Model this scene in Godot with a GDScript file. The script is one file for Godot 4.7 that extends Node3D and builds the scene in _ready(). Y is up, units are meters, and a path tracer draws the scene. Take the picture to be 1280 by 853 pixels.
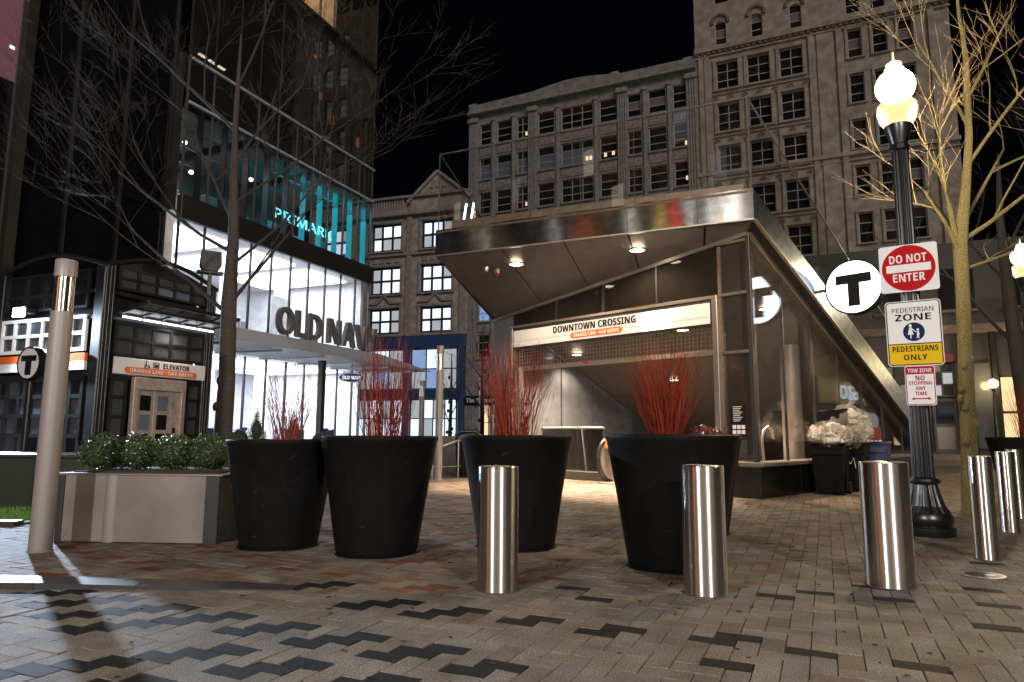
extends Node3D
# A city plaza at night: subway entrance, planters, bollards, shops.  Units are metres, y up.

var rng := RandomNumberGenerator.new()
var M := {}
var cache := {}

# ---------------------------------------------------------------- mesh builder
class MB:
	var v := PackedVector3Array()
	var n := PackedVector3Array()
	var t := PackedVector2Array()
	var c := PackedColorArray()
	var col := Color(1, 1, 1)
	var xf := Transform3D()

	func put(p: Vector3, q: Vector3, uv: Vector2) -> void:
		v.append(xf * p); n.append((xf.basis * q).normalized()); t.append(uv); c.append(col)

	func quad(a: Vector3, b: Vector3, d: Vector3, e: Vector3) -> void:   # counter-clockwise seen from outside
		var q := (b - a).cross(e - a)
		if q.length() < 1e-12:
			q = (d - b).cross(e - d)
		q = q.normalized()
		var w := (b - a).length()
		var h := (e - a).length()
		put(a, q, Vector2(0, 0)); put(d, q, Vector2(w, h)); put(b, q, Vector2(w, 0))
		put(a, q, Vector2(0, 0)); put(e, q, Vector2(0, h)); put(d, q, Vector2(w, h))

	func tri(a: Vector3, b: Vector3, d: Vector3) -> void:
		var q := (b - a).cross(d - a).normalized()
		put(a, q, Vector2(0, 0)); put(d, q, Vector2(0, 1)); put(b, q, Vector2(1, 0))

	func box(p: Vector3, s: Vector3, ch := 0.0) -> void:     # centre, size, chamfer
		var h := s * 0.5
		if ch <= 0.0:
			var k := []
			for i in 8:
				k.append(p + Vector3(h.x if i & 1 else -h.x, h.y if i & 2 else -h.y, h.z if i & 4 else -h.z))
			quad(k[4], k[5], k[7], k[6]); quad(k[1], k[0], k[2], k[3]); quad(k[5], k[1], k[3], k[7])
			quad(k[0], k[4], k[6], k[2]); quad(k[6], k[7], k[3], k[2]); quad(k[0], k[1], k[5], k[4])
			return
		var P := func(sx: int, sy: int, sz: int, ax: int) -> Vector3:
			var q := Vector3(sx * h.x, sy * h.y, sz * h.z)
			if ax != 0: q.x -= sx * ch
			if ax != 1: q.y -= sy * ch
			if ax != 2: q.z -= sz * ch
			return p + q
		for s1 in [-1, 1]:
			face4(P.call(s1, -1, -1, 0), P.call(s1, 1, -1, 0), P.call(s1, 1, 1, 0), P.call(s1, -1, 1, 0), Vector3(s1, 0, 0))
			face4(P.call(-1, s1, -1, 1), P.call(1, s1, -1, 1), P.call(1, s1, 1, 1), P.call(-1, s1, 1, 1), Vector3(0, s1, 0))
			face4(P.call(-1, -1, s1, 2), P.call(1, -1, s1, 2), P.call(1, 1, s1, 2), P.call(-1, 1, s1, 2), Vector3(0, 0, s1))
			for s2 in [-1, 1]:
				face4(P.call(s1, s2, -1, 0), P.call(s1, s2, 1, 0), P.call(s1, s2, 1, 1), P.call(s1, s2, -1, 1), Vector3(s1, s2, 0))
				face4(P.call(s1, -1, s2, 0), P.call(s1, 1, s2, 0), P.call(s1, 1, s2, 2), P.call(s1, -1, s2, 2), Vector3(s1, 0, s2))
				face4(P.call(-1, s1, s2, 1), P.call(1, s1, s2, 1), P.call(1, s1, s2, 2), P.call(-1, s1, s2, 2), Vector3(0, s1, s2))
				for s3 in [-1, 1]:
					var a: Vector3 = P.call(s1, s2, s3, 0)
					var b: Vector3 = P.call(s1, s2, s3, 1)
					var d: Vector3 = P.call(s1, s2, s3, 2)
					if (b - a).cross(d - a).dot(Vector3(s1, s2, s3)) > 0: tri(a, b, d)
					else: tri(a, d, b)

	func face4(a: Vector3, b: Vector3, d: Vector3, e: Vector3, out: Vector3) -> void:
		if (b - a).cross(e - a).dot(out) >= 0: quad(a, b, d, e)
		else: quad(a, e, d, b)

	func bar(a: Vector3, b: Vector3, w: float, h: float) -> void:   # a square bar from a to b
		var keep := xf
		var z := (b - a)
		var l := z.length()
		z /= l
		var x := (Vector3.UP if absf(z.y) < 0.95 else Vector3.RIGHT).cross(z).normalized()
		xf = xf * Transform3D(Basis(x, z.cross(x), z), (a + b) * 0.5)
		box(Vector3.ZERO, Vector3(w, h, l))
		xf = keep

	func tube(pts: Array, rad: Array, sides := 6, caps := true) -> void:
		var m := pts.size()
		var up := Vector3.RIGHT if absf((pts[1] - pts[0]).normalized().dot(Vector3.UP)) > 0.7 else Vector3.UP
		var rings := []
		var dirs := []
		for i in m:
			var d: Vector3 = (pts[mini(i + 1, m - 1)] - pts[maxi(i - 1, 0)]).normalized()
			var x := up.cross(d).normalized()
			var y := d.cross(x)
			up = y
			var ring := []
			var dr := []
			for k in sides + 1:
				var a := TAU * k / sides
				var q := x * cos(a) + y * sin(a)
				dr.append(q); ring.append(pts[i] + q * rad[i])
			rings.append(ring); dirs.append(dr)
		for i in m - 1:
			for k in sides:
				var u0 := float(k) / sides
				var u1 := float(k + 1) / sides
				var a: Vector3 = rings[i][k]
				var b: Vector3 = rings[i][k + 1]
				var d: Vector3 = rings[i + 1][k + 1]
				var e: Vector3 = rings[i + 1][k]
				put(a, dirs[i][k], Vector2(u0, i)); put(d, dirs[i + 1][k + 1], Vector2(u1, i + 1)); put(b, dirs[i][k + 1], Vector2(u1, i))
				put(a, dirs[i][k], Vector2(u0, i)); put(e, dirs[i + 1][k], Vector2(u0, i + 1)); put(d, dirs[i + 1][k + 1], Vector2(u1, i + 1))
		if caps:
			for k in sides:
				tri(pts[0], rings[0][k + 1], rings[0][k])
				tri(pts[m - 1], rings[m - 1][k], rings[m - 1][k + 1])

	func lathe(prof: Array, sides := 32, flute := 0.0, lobes := 0) -> void:   # profile of Vector2(radius, height), bottom to top along the outside
		var m := prof.size()
		var nn := []
		for i in m:
			var a: Vector2 = prof[i] - prof[maxi(i - 1, 0)]
			var b: Vector2 = prof[mini(i + 1, m - 1)] - prof[i]
			nn.append([a, b])
		for i in m - 1:
			var d: Vector2 = prof[i + 1] - prof[i]
			if d.length() < 1e-6: continue
			var own := Vector2(d.y, -d.x).normalized()
			var n0 := own
			var n1 := own
			if i > 0:
				var p: Vector2 = nn[i][0]
				var pn := Vector2(p.y, -p.x).normalized()
				if pn.dot(own) > 0.8: n0 = (pn + own).normalized()
			if i < m - 2:
				var p: Vector2 = nn[i + 1][1]
				var pn := Vector2(p.y, -p.x).normalized()
				if pn.dot(own) > 0.8: n1 = (pn + own).normalized()
			for k in sides:
				var a0 := TAU * k / sides
				var a1 := TAU * (k + 1) / sides
				var f0 := 1.0 - flute * (0.5 - 0.5 * cos(a0 * lobes))
				var f1 := 1.0 - flute * (0.5 - 0.5 * cos(a1 * lobes))
				var c0 := Vector3(cos(a0), 0, -sin(a0))
				var c1 := Vector3(cos(a1), 0, -sin(a1))
				var A: Vector3 = c0 * (prof[i].x * f0) + Vector3.UP * prof[i].y
				var B: Vector3 = c1 * (prof[i].x * f1) + Vector3.UP * prof[i].y
				var D: Vector3 = c1 * (prof[i + 1].x * f1) + Vector3.UP * prof[i + 1].y
				var E: Vector3 = c0 * (prof[i + 1].x * f0) + Vector3.UP * prof[i + 1].y
				if lobes > 0:
					quad(A, B, D, E)
					continue
				var u0 := float(k) / sides
				var u1 := float(k + 1) / sides
				put(A, c0 * n0.x + Vector3.UP * n0.y, Vector2(u0, prof[i].y)); put(D, c1 * n1.x + Vector3.UP * n1.y, Vector2(u1, prof[i + 1].y)); put(B, c1 * n0.x + Vector3.UP * n0.y, Vector2(u1, prof[i].y))
				put(A, c0 * n0.x + Vector3.UP * n0.y, Vector2(u0, prof[i].y)); put(E, c0 * n1.x + Vector3.UP * n1.y, Vector2(u0, prof[i + 1].y)); put(D, c1 * n1.x + Vector3.UP * n1.y, Vector2(u1, prof[i + 1].y))

	func prism(poly: PackedVector2Array, z0: float, z1: float) -> void:   # outline in x, y, pulled from z0 to z1
		var p := poly
		if Geometry2D.is_polygon_clockwise(p):
			p = p.duplicate(); p.reverse()
		# is_polygon_clockwise assumes y down; check the area itself
		var area := 0.0
		for i in p.size():
			area += p[i].cross(p[(i + 1) % p.size()])
		if area < 0:
			p = p.duplicate(); p.reverse()
		var ix := Geometry2D.triangulate_polygon(p)
		for i in range(0, ix.size(), 3):
			var a := p[ix[i]]
			var b := p[ix[i + 1]]
			var d := p[ix[i + 2]]
			if (b - a).cross(d - a) < 0:
				var w := b
				b = d; d = w
			tri(Vector3(a.x, a.y, z1), Vector3(b.x, b.y, z1), Vector3(d.x, d.y, z1))
			tri(Vector3(a.x, a.y, z0), Vector3(d.x, d.y, z0), Vector3(b.x, b.y, z0))
		for i in p.size():
			var a := p[i]
			var b := p[(i + 1) % p.size()]
			quad(Vector3(a.x, a.y, z0), Vector3(b.x, b.y, z0), Vector3(b.x, b.y, z1), Vector3(a.x, a.y, z1))

	func blob(p: Vector3, r: Vector3, noise: FastNoiseLite, amt: float, seg := 20, sharp := 1.0) -> void:   # a lumpy ball
		var w := seg * 2
		var g := []
		for i in seg + 1:
			for k in w:
				var th := PI * i / seg
				var ph := TAU * k / w
				var d := Vector3(sin(th) * cos(ph), cos(th), sin(th) * sin(ph))
				var f := 1.0 + amt * noise.get_noise_3dv(d * 100.0 * sharp + p * 37.0)
				g.append(p + d * r * f)
		var nn := []
		for i in seg + 1:
			for k in w:
				var a: Vector3 = g[maxi(i - 1, 0) * w + k] - g[mini(i + 1, seg) * w + k]
				var b: Vector3 = g[i * w + (k + 1) % w] - g[i * w + (k + w - 1) % w]
				var q := b.cross(a) * -1.0
				if q.length() < 1e-9 or q.dot(g[i * w + k] - p) < 0: q = (g[i * w + k] - p) if q.length() < 1e-9 else -q
				nn.append(q.normalized())
		for i in seg:
			for k in w:
				var k1 := (k + 1) % w
				var ids := [i * w + k, i * w + k1, (i + 1) * w + k1, (i + 1) * w + k]
				for t3 in [[0, 1, 2], [0, 2, 3]]:
					if (i == 0 and t3[1] == 1) or (i == seg - 1 and t3[1] == 2): continue
					for m in [t3[0], t3[2], t3[1]]:
						put(g[ids[m]], nn[ids[m]], Vector2.ZERO)

	func mesh() -> ArrayMesh:
		var a := []
		a.resize(Mesh.ARRAY_MAX)
		a[Mesh.ARRAY_VERTEX] = v; a[Mesh.ARRAY_NORMAL] = n; a[Mesh.ARRAY_TEX_UV] = t; a[Mesh.ARRAY_COLOR] = c
		var m := ArrayMesh.new()
		m.add_surface_from_arrays(Mesh.PRIMITIVE_TRIANGLES, a)
		return m

# ---------------------------------------------------------------- nodes
func show_mesh(called: String, mesh: Mesh, m: Material, parent: Node, at := Vector3.ZERO, turn := 0.0) -> MeshInstance3D:
	var o := MeshInstance3D.new()
	o.name = called
	o.mesh = mesh
	o.material_override = null
	if mesh is PrimitiveMesh: (mesh as PrimitiveMesh).material = m
	else: o.set_surface_override_material(0, m)
	o.position = at
	o.rotation.y = turn
	o.cast_shadow = GeometryInstance3D.SHADOW_CASTING_SETTING_ON
	parent.add_child(o, true)
	return o

func part(called: String, b: MB, m: Material, parent: Node, at := Vector3.ZERO, turn := 0.0) -> MeshInstance3D:
	return show_mesh(called, b.mesh(), m, parent, at, turn)

func thing(called: String, label: String, category: String, at := Vector3.ZERO, turn := 0.0, group := "") -> Node3D:
	var o := Node3D.new()
	o.name = called
	o.position = at
	o.rotation.y = turn
	add_child(o, true)
	tag(o, label, category, group)
	return o

func tag(o: Node, label: String, category: String, group := "") -> void:
	o.set_meta("label", label)
	o.set_meta("category", category)
	if group: o.set_meta("group", group)

func copy(src: Node3D, label: String, at: Vector3, turn := 0.0) -> Node3D:
	var o: Node3D = src.duplicate()
	o.name = src.name
	o.position = at
	o.rotation.y = turn
	add_child(o, true)
	o.set_meta("label", label)
	return o

func facing(dx: float, dz: float) -> float:        # the turn that lays a thing's own x along (dx, dz)
	return atan2(-dz, dx)

func boxpart(called: String, p: Vector3, s: Vector3, m: Material, parent: Node, ch := 0.0) -> MeshInstance3D:
	var key := "box%.4f,%.4f,%.4f,%.4f" % [s.x, s.y, s.z, ch]
	if not cache.has(key):
		var b := MB.new()
		b.box(Vector3.ZERO, s, ch)
		cache[key] = b.mesh()
	return show_mesh(called, cache[key], m, parent, p)

func words(text: String, m: Material, parent: Node, at: Vector3, height: float, width := 0.0, depth := 0.01, face := "Droid Sans", bold := true, called := "lettering") -> MeshInstance3D:
	var f := SystemFont.new()
	f.font_names = PackedStringArray([face])
	f.font_weight = 700 if bold else 400
	var tm := TextMesh.new()
	tm.font = f
	tm.text = text
	tm.font_size = 64
	tm.pixel_size = 0.01
	tm.depth = 0.05
	tm.curve_step = 1.0
	tm.material = m
	var box := tm.get_aabb()
	var o := show_mesh(called, tm, m, parent, at)
	var sy := height / 0.46           # capitals are about 0.46 high at this size
	var sx := sy if width <= 0.0 else width / maxf(box.size.x, 0.01)
	o.scale = Vector3(sx, sy, depth / 0.05)
	# centre the capitals on the given point
	o.position = at - Vector3((box.position.x + box.size.x * 0.5) * sx, (box.position.y + box.size.y * 0.5) * sy, 0)
	return o

# ---------------------------------------------------------------- materials
func lin(r: float, g: float, b: float, a := 1.0) -> Color:
	var k := Color(r, g, b).linear_to_srgb()
	k.a = a
	return k

func mat(called: String, c: Color, rough := 0.7, metal := 0.0) -> StandardMaterial3D:
	var m := StandardMaterial3D.new()
	m.resource_name = called
	m.albedo_color = c
	m.roughness = rough
	m.metallic = metal
	M[called] = m
	return m

func noise_tex(freq: float, lo: Color, hi: Color, kind := FastNoiseLite.TYPE_SIMPLEX_SMOOTH, oct := 4, size := 512, sd := 1) -> NoiseTexture2D:
	var f := FastNoiseLite.new()
	f.noise_type = kind
	f.frequency = freq
	f.fractal_octaves = oct
	f.seed = sd
	var t := NoiseTexture2D.new()
	t.width = size; t.height = size
	t.seamless = true
	t.noise = f
	var g := Gradient.new()
	g.set_color(0, lo); g.set_color(1, hi)
	t.color_ramp = g
	return t

func grain(m: StandardMaterial3D, tex: Texture2D, scale: float, world := true) -> StandardMaterial3D:
	m.albedo_texture = tex
	m.uv1_triplanar = true
	m.uv1_world_triplanar = world
	m.uv1_scale = Vector3(scale, scale, scale)
	return m

func glow(called: String, c: Color, e: float) -> StandardMaterial3D:
	var m := mat(called, Color(0.2, 0.2, 0.2), 0.4)
	m.emission_enabled = true
	m.emission = c
	m.emission_energy_multiplier = e
	return m

func pane(called: String, tint := Color(0.05, 0.055, 0.055), alpha := 0.03) -> StandardMaterial3D:
	var m := mat(called, tint, 0.02)
	m.transparency = BaseMaterial3D.TRANSPARENCY_ALPHA
	m.albedo_color.a = alpha
	return m

func make_materials() -> void:
	var speck := noise_tex(0.22, Color(0.5, 0.5, 0.5), Color(1, 1, 1), FastNoiseLite.TYPE_CELLULAR, 1, 512, 3)
	var blot := noise_tex(0.012, Color(0.78, 0.77, 0.76), Color(1, 1, 1), FastNoiseLite.TYPE_SIMPLEX_SMOOTH, 5, 512, 5)
	var streak := noise_tex(0.02, Color(0.7, 0.69, 0.68), Color(1, 1, 1), FastNoiseLite.TYPE_PERLIN, 5, 512, 8)
	var bump := noise_tex(0.25, Color(0, 0, 0), Color(1, 1, 1), FastNoiseLite.TYPE_SIMPLEX, 3, 512, 11)
	for k in [["paver_tan", 0.305, 0.275, 0.24], ["paver_buff", 0.34, 0.31, 0.27], ["paver_grey", 0.29, 0.275, 0.256], ["paver_brown", 0.265, 0.225, 0.188], ["paver_charcoal", 0.033, 0.033, 0.034], ["paver_red", 0.25, 0.11, 0.075], ["paver_orange", 0.3, 0.2, 0.145]]:
		var m := grain(mat(k[0], lin(k[1], k[2], k[3]), 0.72), speck, 0.95)
		m.metallic_specular = 0.2
		m.heightmap_enabled = true
		m.heightmap_texture = bump
		m.heightmap_scale = 0.12
		m.detail_enabled = true
		m.detail_blend_mode = BaseMaterial3D.BLEND_MODE_MUL
		m.detail_albedo = blot
		m.detail_uv_layer = BaseMaterial3D.DETAIL_UV_2
		m.uv2_triplanar = true
		m.uv2_world_triplanar = true
		m.uv2_scale = Vector3(0.35, 0.35, 0.35)
	var far: StandardMaterial3D = M.paver_tan.duplicate()
	far.resource_name = "paver_far"
	far.albedo_color = Color(1, 1, 1)
	far.vertex_color_use_as_albedo = true
	M["paver_far"] = far
	grain(mat("mortar", lin(0.05, 0.045, 0.04), 0.95), blot, 1.0)
	grain(mat("street", lin(0.16, 0.135, 0.11), 0.8), blot, 0.3)
	grain(mat("granite", lin(0.055, 0.056, 0.06), 0.4), speck, 3.0)
	grain(mat("black_granite", lin(0.009, 0.0085, 0.0085), 0.3), speck, 3.0)
	grain(mat("stone_cap", lin(0.2, 0.175, 0.15), 0.5), speck, 3.0)
	# metals
	var st := mat("steel", lin(0.6, 0.58, 0.56), 0.3, 1.0)
	st.anisotropy_enabled = true
	st.anisotropy = -0.97
	var fa := grain(mat("fascia_steel", lin(0.55, 0.53, 0.5), 0.13, 1.0), streak, 0.6, false)
	fa.anisotropy_enabled = true
	fa.anisotropy = -0.97
	fa.heightmap_enabled = true
	fa.heightmap_texture = noise_tex(0.006, Color(0, 0, 0), Color(1, 1, 1), FastNoiseLite.TYPE_SIMPLEX_SMOOTH, 1, 256, 21)
	fa.heightmap_scale = 0.12
	grain(mat("side_steel_cool_lit", lin(0.3, 0.36, 0.46), 0.3, 1.0), streak, 0.6, false)  # blue tint stands in for cool light reflected by plain stainless
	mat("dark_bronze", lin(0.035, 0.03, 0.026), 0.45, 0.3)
	mat("trim_steel", lin(0.36, 0.32, 0.28), 0.38, 0.9)
	grain(mat("soffit", lin(0.12, 0.112, 0.104), 0.42, 0.35), blot, 0.5)
	grain(mat("wall_panel", lin(0.15, 0.165, 0.19), 0.16, 0.3), blot, 0.5)
	grain(mat("ceiling_panel", lin(0.11, 0.1, 0.09), 0.5), blot, 0.5)
	mat("dark_frame", lin(0.012, 0.012, 0.012), 0.5)
	grain(mat("iron", lin(0.008, 0.008, 0.008), 0.3), blot, 2.0)
	grain(mat("kiosk_black", lin(0.011, 0.011, 0.012), 0.38), blot, 1.0)
	var pl := grain(mat("planter_black", lin(0.006, 0.0062, 0.0065), 0.5), blot, 1.4)
	pl.metallic_specular = 0.22
	pl.heightmap_enabled = true; pl.heightmap_texture = bump; pl.heightmap_scale = 0.05
	mat("brick_red", lin(0.1, 0.012, 0.012), 0.7)
	mat("scuff_grey", lin(0.03, 0.03, 0.03), 0.8)
	grain(mat("cart_black", lin(0.007, 0.007, 0.0075), 0.5), blot, 2.0).metallic_specular = 0.15
	grain(mat("cart_blue", lin(0.015, 0.03, 0.1), 0.45), blot, 2.0)
	grain(mat("soil", lin(0.03, 0.02, 0.014), 0.95), speck, 6.0)
	grain(mat("bronze", lin(0.19, 0.145, 0.11), 0.42, 0.5), blot, 0.8)
	grain(mat("beige_metal", lin(0.185, 0.165, 0.148), 0.5, 0.2), blot, 0.2)
	mat("pole_paint", lin(0.17, 0.155, 0.145), 0.5, 0.2)
	grain(mat("green_wall", lin(0.012, 0.02, 0.016), 0.6), blot, 1.0)
	grain(mat("door_steel", lin(0.46, 0.38, 0.345), 0.4, 0.3), blot, 1.0)
	mat("white", lin(0.8, 0.8, 0.79), 0.5)
	mat("sign_white", lin(0.55, 0.55, 0.55), 0.6)
	mat("sign_red", lin(0.34, 0.006, 0.008), 0.7).metallic_specular = 0.2
	mat("sign_yellow", lin(0.55, 0.36, 0.008), 0.7).metallic_specular = 0.2
	mat("sign_blue", lin(0.008, 0.016, 0.06), 0.7).metallic_specular = 0.2
	mat("sign_black", lin(0.008, 0.008, 0.009), 0.7).metallic_specular = 0.2
	mat("sign_orange", lin(0.6, 0.12, 0.02), 0.7).metallic_specular = 0.2
	mat("sign_crimson", lin(0.3, 0.008, 0.02), 0.7).metallic_specular = 0.2
	# stone of the buildings
	grain(mat("limestone", lin(0.33, 0.295, 0.25), 0.85), streak, 0.12, false)
	grain(mat("limestone_dark", lin(0.2, 0.16, 0.125), 0.85), streak, 0.3, false)
	grain(mat("grey_stone", lin(0.235, 0.23, 0.23), 0.85), streak, 0.12, false)
	grain(mat("grey_stone_trim", lin(0.265, 0.258, 0.255), 0.85), streak, 0.3, false)
	grain(mat("pink_stone", lin(0.34, 0.305, 0.3), 0.85), streak, 0.15, false)
	grain(mat("pink_stone_dark", lin(0.27, 0.24, 0.235), 0.85), streak, 0.3, false)
	mat("window_frame", lin(0.3, 0.27, 0.25), 0.6)
	mat("window_frame_dark", lin(0.02, 0.02, 0.022), 0.5)
	mat("night_glass", lin(0.008, 0.008, 0.01), 0.08)
	mat("night_glass_brown", lin(0.02, 0.016, 0.013), 0.08)
	mat("blind_reflection_blue", lin(0.1, 0.12, 0.17), 0.3)  # blinds, and panes painted with a pale blue reflection
	mat("blind_grey", lin(0.12, 0.11, 0.11), 0.3)
	glow("window_lit_white", Color(0.86, 0.93, 1.0), 1.0)
	glow("window_lit_dim", Color(0.8, 0.82, 0.86), 0.45)
	glow("window_lit_blue", Color(0.66, 0.78, 1.0), 0.42)
	glow("window_lit_warm", Color(1.0, 0.82, 0.6), 0.9)
	pane("glass")
	pane("tinted_glass", Color(0.16, 0.16, 0.16), 0.4)
	pane("teal_glass", Color(0.05, 0.1, 0.11), 0.25)
	pane("smoked_glass", Color(0.12, 0.11, 0.1), 0.75)
	mat("blue_paint", lin(0.025, 0.06, 0.16), 0.4, 0.2)
	grain(mat("dark_band", lin(0.013, 0.0115, 0.011), 0.5), blot, 0.5)
	grain(mat("tower_glass", lin(0.006, 0.006, 0.0075), 0.06), blot, 0.2)
	mat("tower_mullion", lin(0.006, 0.006, 0.0065), 0.5)
	mat("grey_mullion", lin(0.06, 0.06, 0.064), 0.4, 0.3)
	grain(mat("store_wall", lin(0.75, 0.76, 0.8), 0.7), blot, 0.2)
	mat("store_floor", lin(0.45, 0.45, 0.46), 0.35)
	mat("canopy_soffit", lin(0.2, 0.2, 0.21), 0.5)
	mat("canopy_white", lin(0.36, 0.39, 0.46), 0.45, 0.2)  # bluish cast puts the cool shop light into the canopy colour
	mat("letter_grey", lin(0.11, 0.1, 0.1), 0.5)
	# plants
	var bark := grain(mat("bark", lin(0.055, 0.043, 0.035), 0.9), noise_tex(0.03, Color(0.4, 0.4, 0.4), Color(1, 1, 1), FastNoiseLite.TYPE_SIMPLEX, 5, 512, 14), 1.6)
	bark.heightmap_enabled = true; bark.heightmap_texture = streak; bark.heightmap_scale = 2.0
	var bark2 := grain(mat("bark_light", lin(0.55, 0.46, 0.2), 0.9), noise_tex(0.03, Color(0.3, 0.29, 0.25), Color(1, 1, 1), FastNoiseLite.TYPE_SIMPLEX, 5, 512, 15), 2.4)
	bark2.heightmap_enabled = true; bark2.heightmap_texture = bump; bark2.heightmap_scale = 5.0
	grain(mat("bark_silhouette", lin(0.018, 0.014, 0.012), 0.9), blot, 3.0)  # darker bark copy for limbs; their silhouette is put into the colour
	mat("twig", lin(0.012, 0.009, 0.008), 0.85)
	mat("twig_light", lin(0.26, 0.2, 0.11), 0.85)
	var rt := mat("red_twig", Color(1, 1, 1), 0.8)
	rt.metallic_specular = 0.15
	rt.vertex_color_use_as_albedo = true
	var lf := mat("leaf", Color(1, 1, 1), 0.3)
	lf.vertex_color_use_as_albedo = true
	var bag := mat("bag_plastic", Color(1, 1, 1), 0.25)
	bag.vertex_color_use_as_albedo = true
	bag.heightmap_enabled = true; bag.heightmap_texture = noise_tex(0.03, Color(0, 0, 0), Color(1, 1, 1), FastNoiseLite.TYPE_SIMPLEX, 4, 256, 31); bag.heightmap_scale = 3.0
	bag.uv1_triplanar = true; bag.uv1_world_triplanar = true; bag.uv1_scale = Vector3(2, 2, 2)
	var film := mat("bag_film", lin(0.8, 0.78, 0.72, 0.15), 0.3)
	film.transparency = BaseMaterial3D.TRANSPARENCY_ALPHA
	film.metallic_specular = 0.9
	film.heightmap_enabled = true; film.heightmap_texture = bag.heightmap_texture; film.heightmap_scale = 4.0
	film.uv1_triplanar = true; film.uv1_world_triplanar = true; film.uv1_scale = Vector3(2.6, 2.6, 2.6)
	var gr := mat("turf", Color(1, 1, 1), 0.8)
	gr.vertex_color_use_as_albedo = true
	# lamps
	glow("lamp_globe", Color(1.0, 0.92, 0.66), 16.0)
	var bowl := glow("lamp_bowl", Color(1.0, 0.92, 0.62), 2.4)
	bowl.transparency = BaseMaterial3D.TRANSPARENCY_ALPHA
	bowl.albedo_color.a = 0.3
	glow("lamp_cool", Color(0.85, 0.92, 1.0), 30.0)
	glow("lamp_warm", Color(1.0, 0.92, 0.8), 9.0)
	glow("lamp_white", Color(0.95, 0.97, 1.0), 3.0)
	glow("sign_lit", Color(0.93, 0.98, 1.0), 3.2)
	glow("led_teal", Color(0.05, 0.75, 0.85), 0.6)
	glow("led_teal_dim", Color(0.05, 0.5, 0.58), 0.13)
	glow("neon_teal", Color(0.45, 0.95, 1.0), 2.2)
	glow("lamp_amber", Color(1.0, 0.6, 0.25), 1.2)
	glow("lamp_pink", Color(0.85, 0.5, 0.6), 0.1)

# ---------------------------------------------------------------- lights
func omni(called: String, at: Vector3, c: Color, e: float, size: float, parent: Node = self) -> OmniLight3D:
	var l := OmniLight3D.new()
	l.name = called
	l.light_color = c; l.light_energy = e; l.light_size = size
	l.omni_range = 120.0; l.omni_attenuation = 2.0
	l.shadow_enabled = true
	parent.add_child(l, true)
	l.position = at
	return l

func spot(called: String, at: Vector3, towards: Vector3, c: Color, e: float, angle: float, size: float, parent: Node) -> SpotLight3D:
	var l := SpotLight3D.new()
	l.name = called
	l.light_color = c; l.light_energy = e; l.light_size = size
	l.spot_range = 120.0; l.spot_attenuation = 2.0; l.spot_angle = angle; l.spot_angle_attenuation = 0.6
	l.shadow_enabled = true
	parent.add_child(l, true)
	var z := -towards.normalized()
	var x := (Vector3.UP if absf(z.y) < 0.95 else Vector3.RIGHT).cross(z).normalized()
	l.transform = Transform3D(Basis(x, z.cross(x), z), at)
	return l

func area(called: String, at: Vector3, size: Vector2, c: Color, e: float, parent: Node) -> AreaLight3D:   # shines downwards
	var l := AreaLight3D.new()
	l.name = called
	l.light_color = c; l.light_energy = e
	l.area_size = size
	l.area_range = 60.0
	l.shadow_enabled = true
	parent.add_child(l, true)
	l.transform = Transform3D(Basis(Vector3.RIGHT, Vector3.BACK * -1.0, Vector3.UP), at)
	return l

# ---------------------------------------------------------------- walls with openings
func wall_with_holes(b: MB, x0: float, x1: float, y0: float, y1: float, holes: Array, depth: float) -> void:
	var xs := [x0, x1]
	var ys := [y0, y1]
	for r in holes:
		xs.append_array([r.position.x, r.end.x]); ys.append_array([r.position.y, r.end.y])
	xs.sort(); ys.sort()
	for j in ys.size() - 1:
		var ya: float = ys[j]
		var yb: float = ys[j + 1]
		if yb - ya < 1e-4: continue
		var run := INF
		for i in xs.size() - 1:
			var xa: float = xs[i]
			var xb: float = xs[i + 1]
			if xb - xa < 1e-4: continue
			var c := Vector2((xa + xb) * 0.5, (ya + yb) * 0.5)
			var open := false
			for r in holes:
				if r.has_point(c): open = true
			if open:
				if run < INF: b.quad(Vector3(run, ya, 0), Vector3(xa, ya, 0), Vector3(xa, yb, 0), Vector3(run, yb, 0))
				run = INF
			elif run == INF:
				run = xa
		if run < INF: b.quad(Vector3(run, ya, 0), Vector3(x1, ya, 0), Vector3(x1, yb, 0), Vector3(run, yb, 0))
	for r in holes:
		var a: Vector2 = r.position
		var e: Vector2 = r.end
		b.quad(Vector3(a.x, a.y, 0), Vector3(e.x, a.y, 0), Vector3(e.x, a.y, -depth), Vector3(a.x, a.y, -depth))
		b.quad(Vector3(a.x, e.y, -depth), Vector3(e.x, e.y, -depth), Vector3(e.x, e.y, 0), Vector3(a.x, e.y, 0))
		b.quad(Vector3(a.x, a.y, -depth), Vector3(a.x, e.y, -depth), Vector3(a.x, e.y, 0), Vector3(a.x, a.y, 0))
		b.quad(Vector3(e.x, a.y, 0), Vector3(e.x, e.y, 0), Vector3(e.x, e.y, -depth), Vector3(e.x, a.y, -depth))

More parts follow.
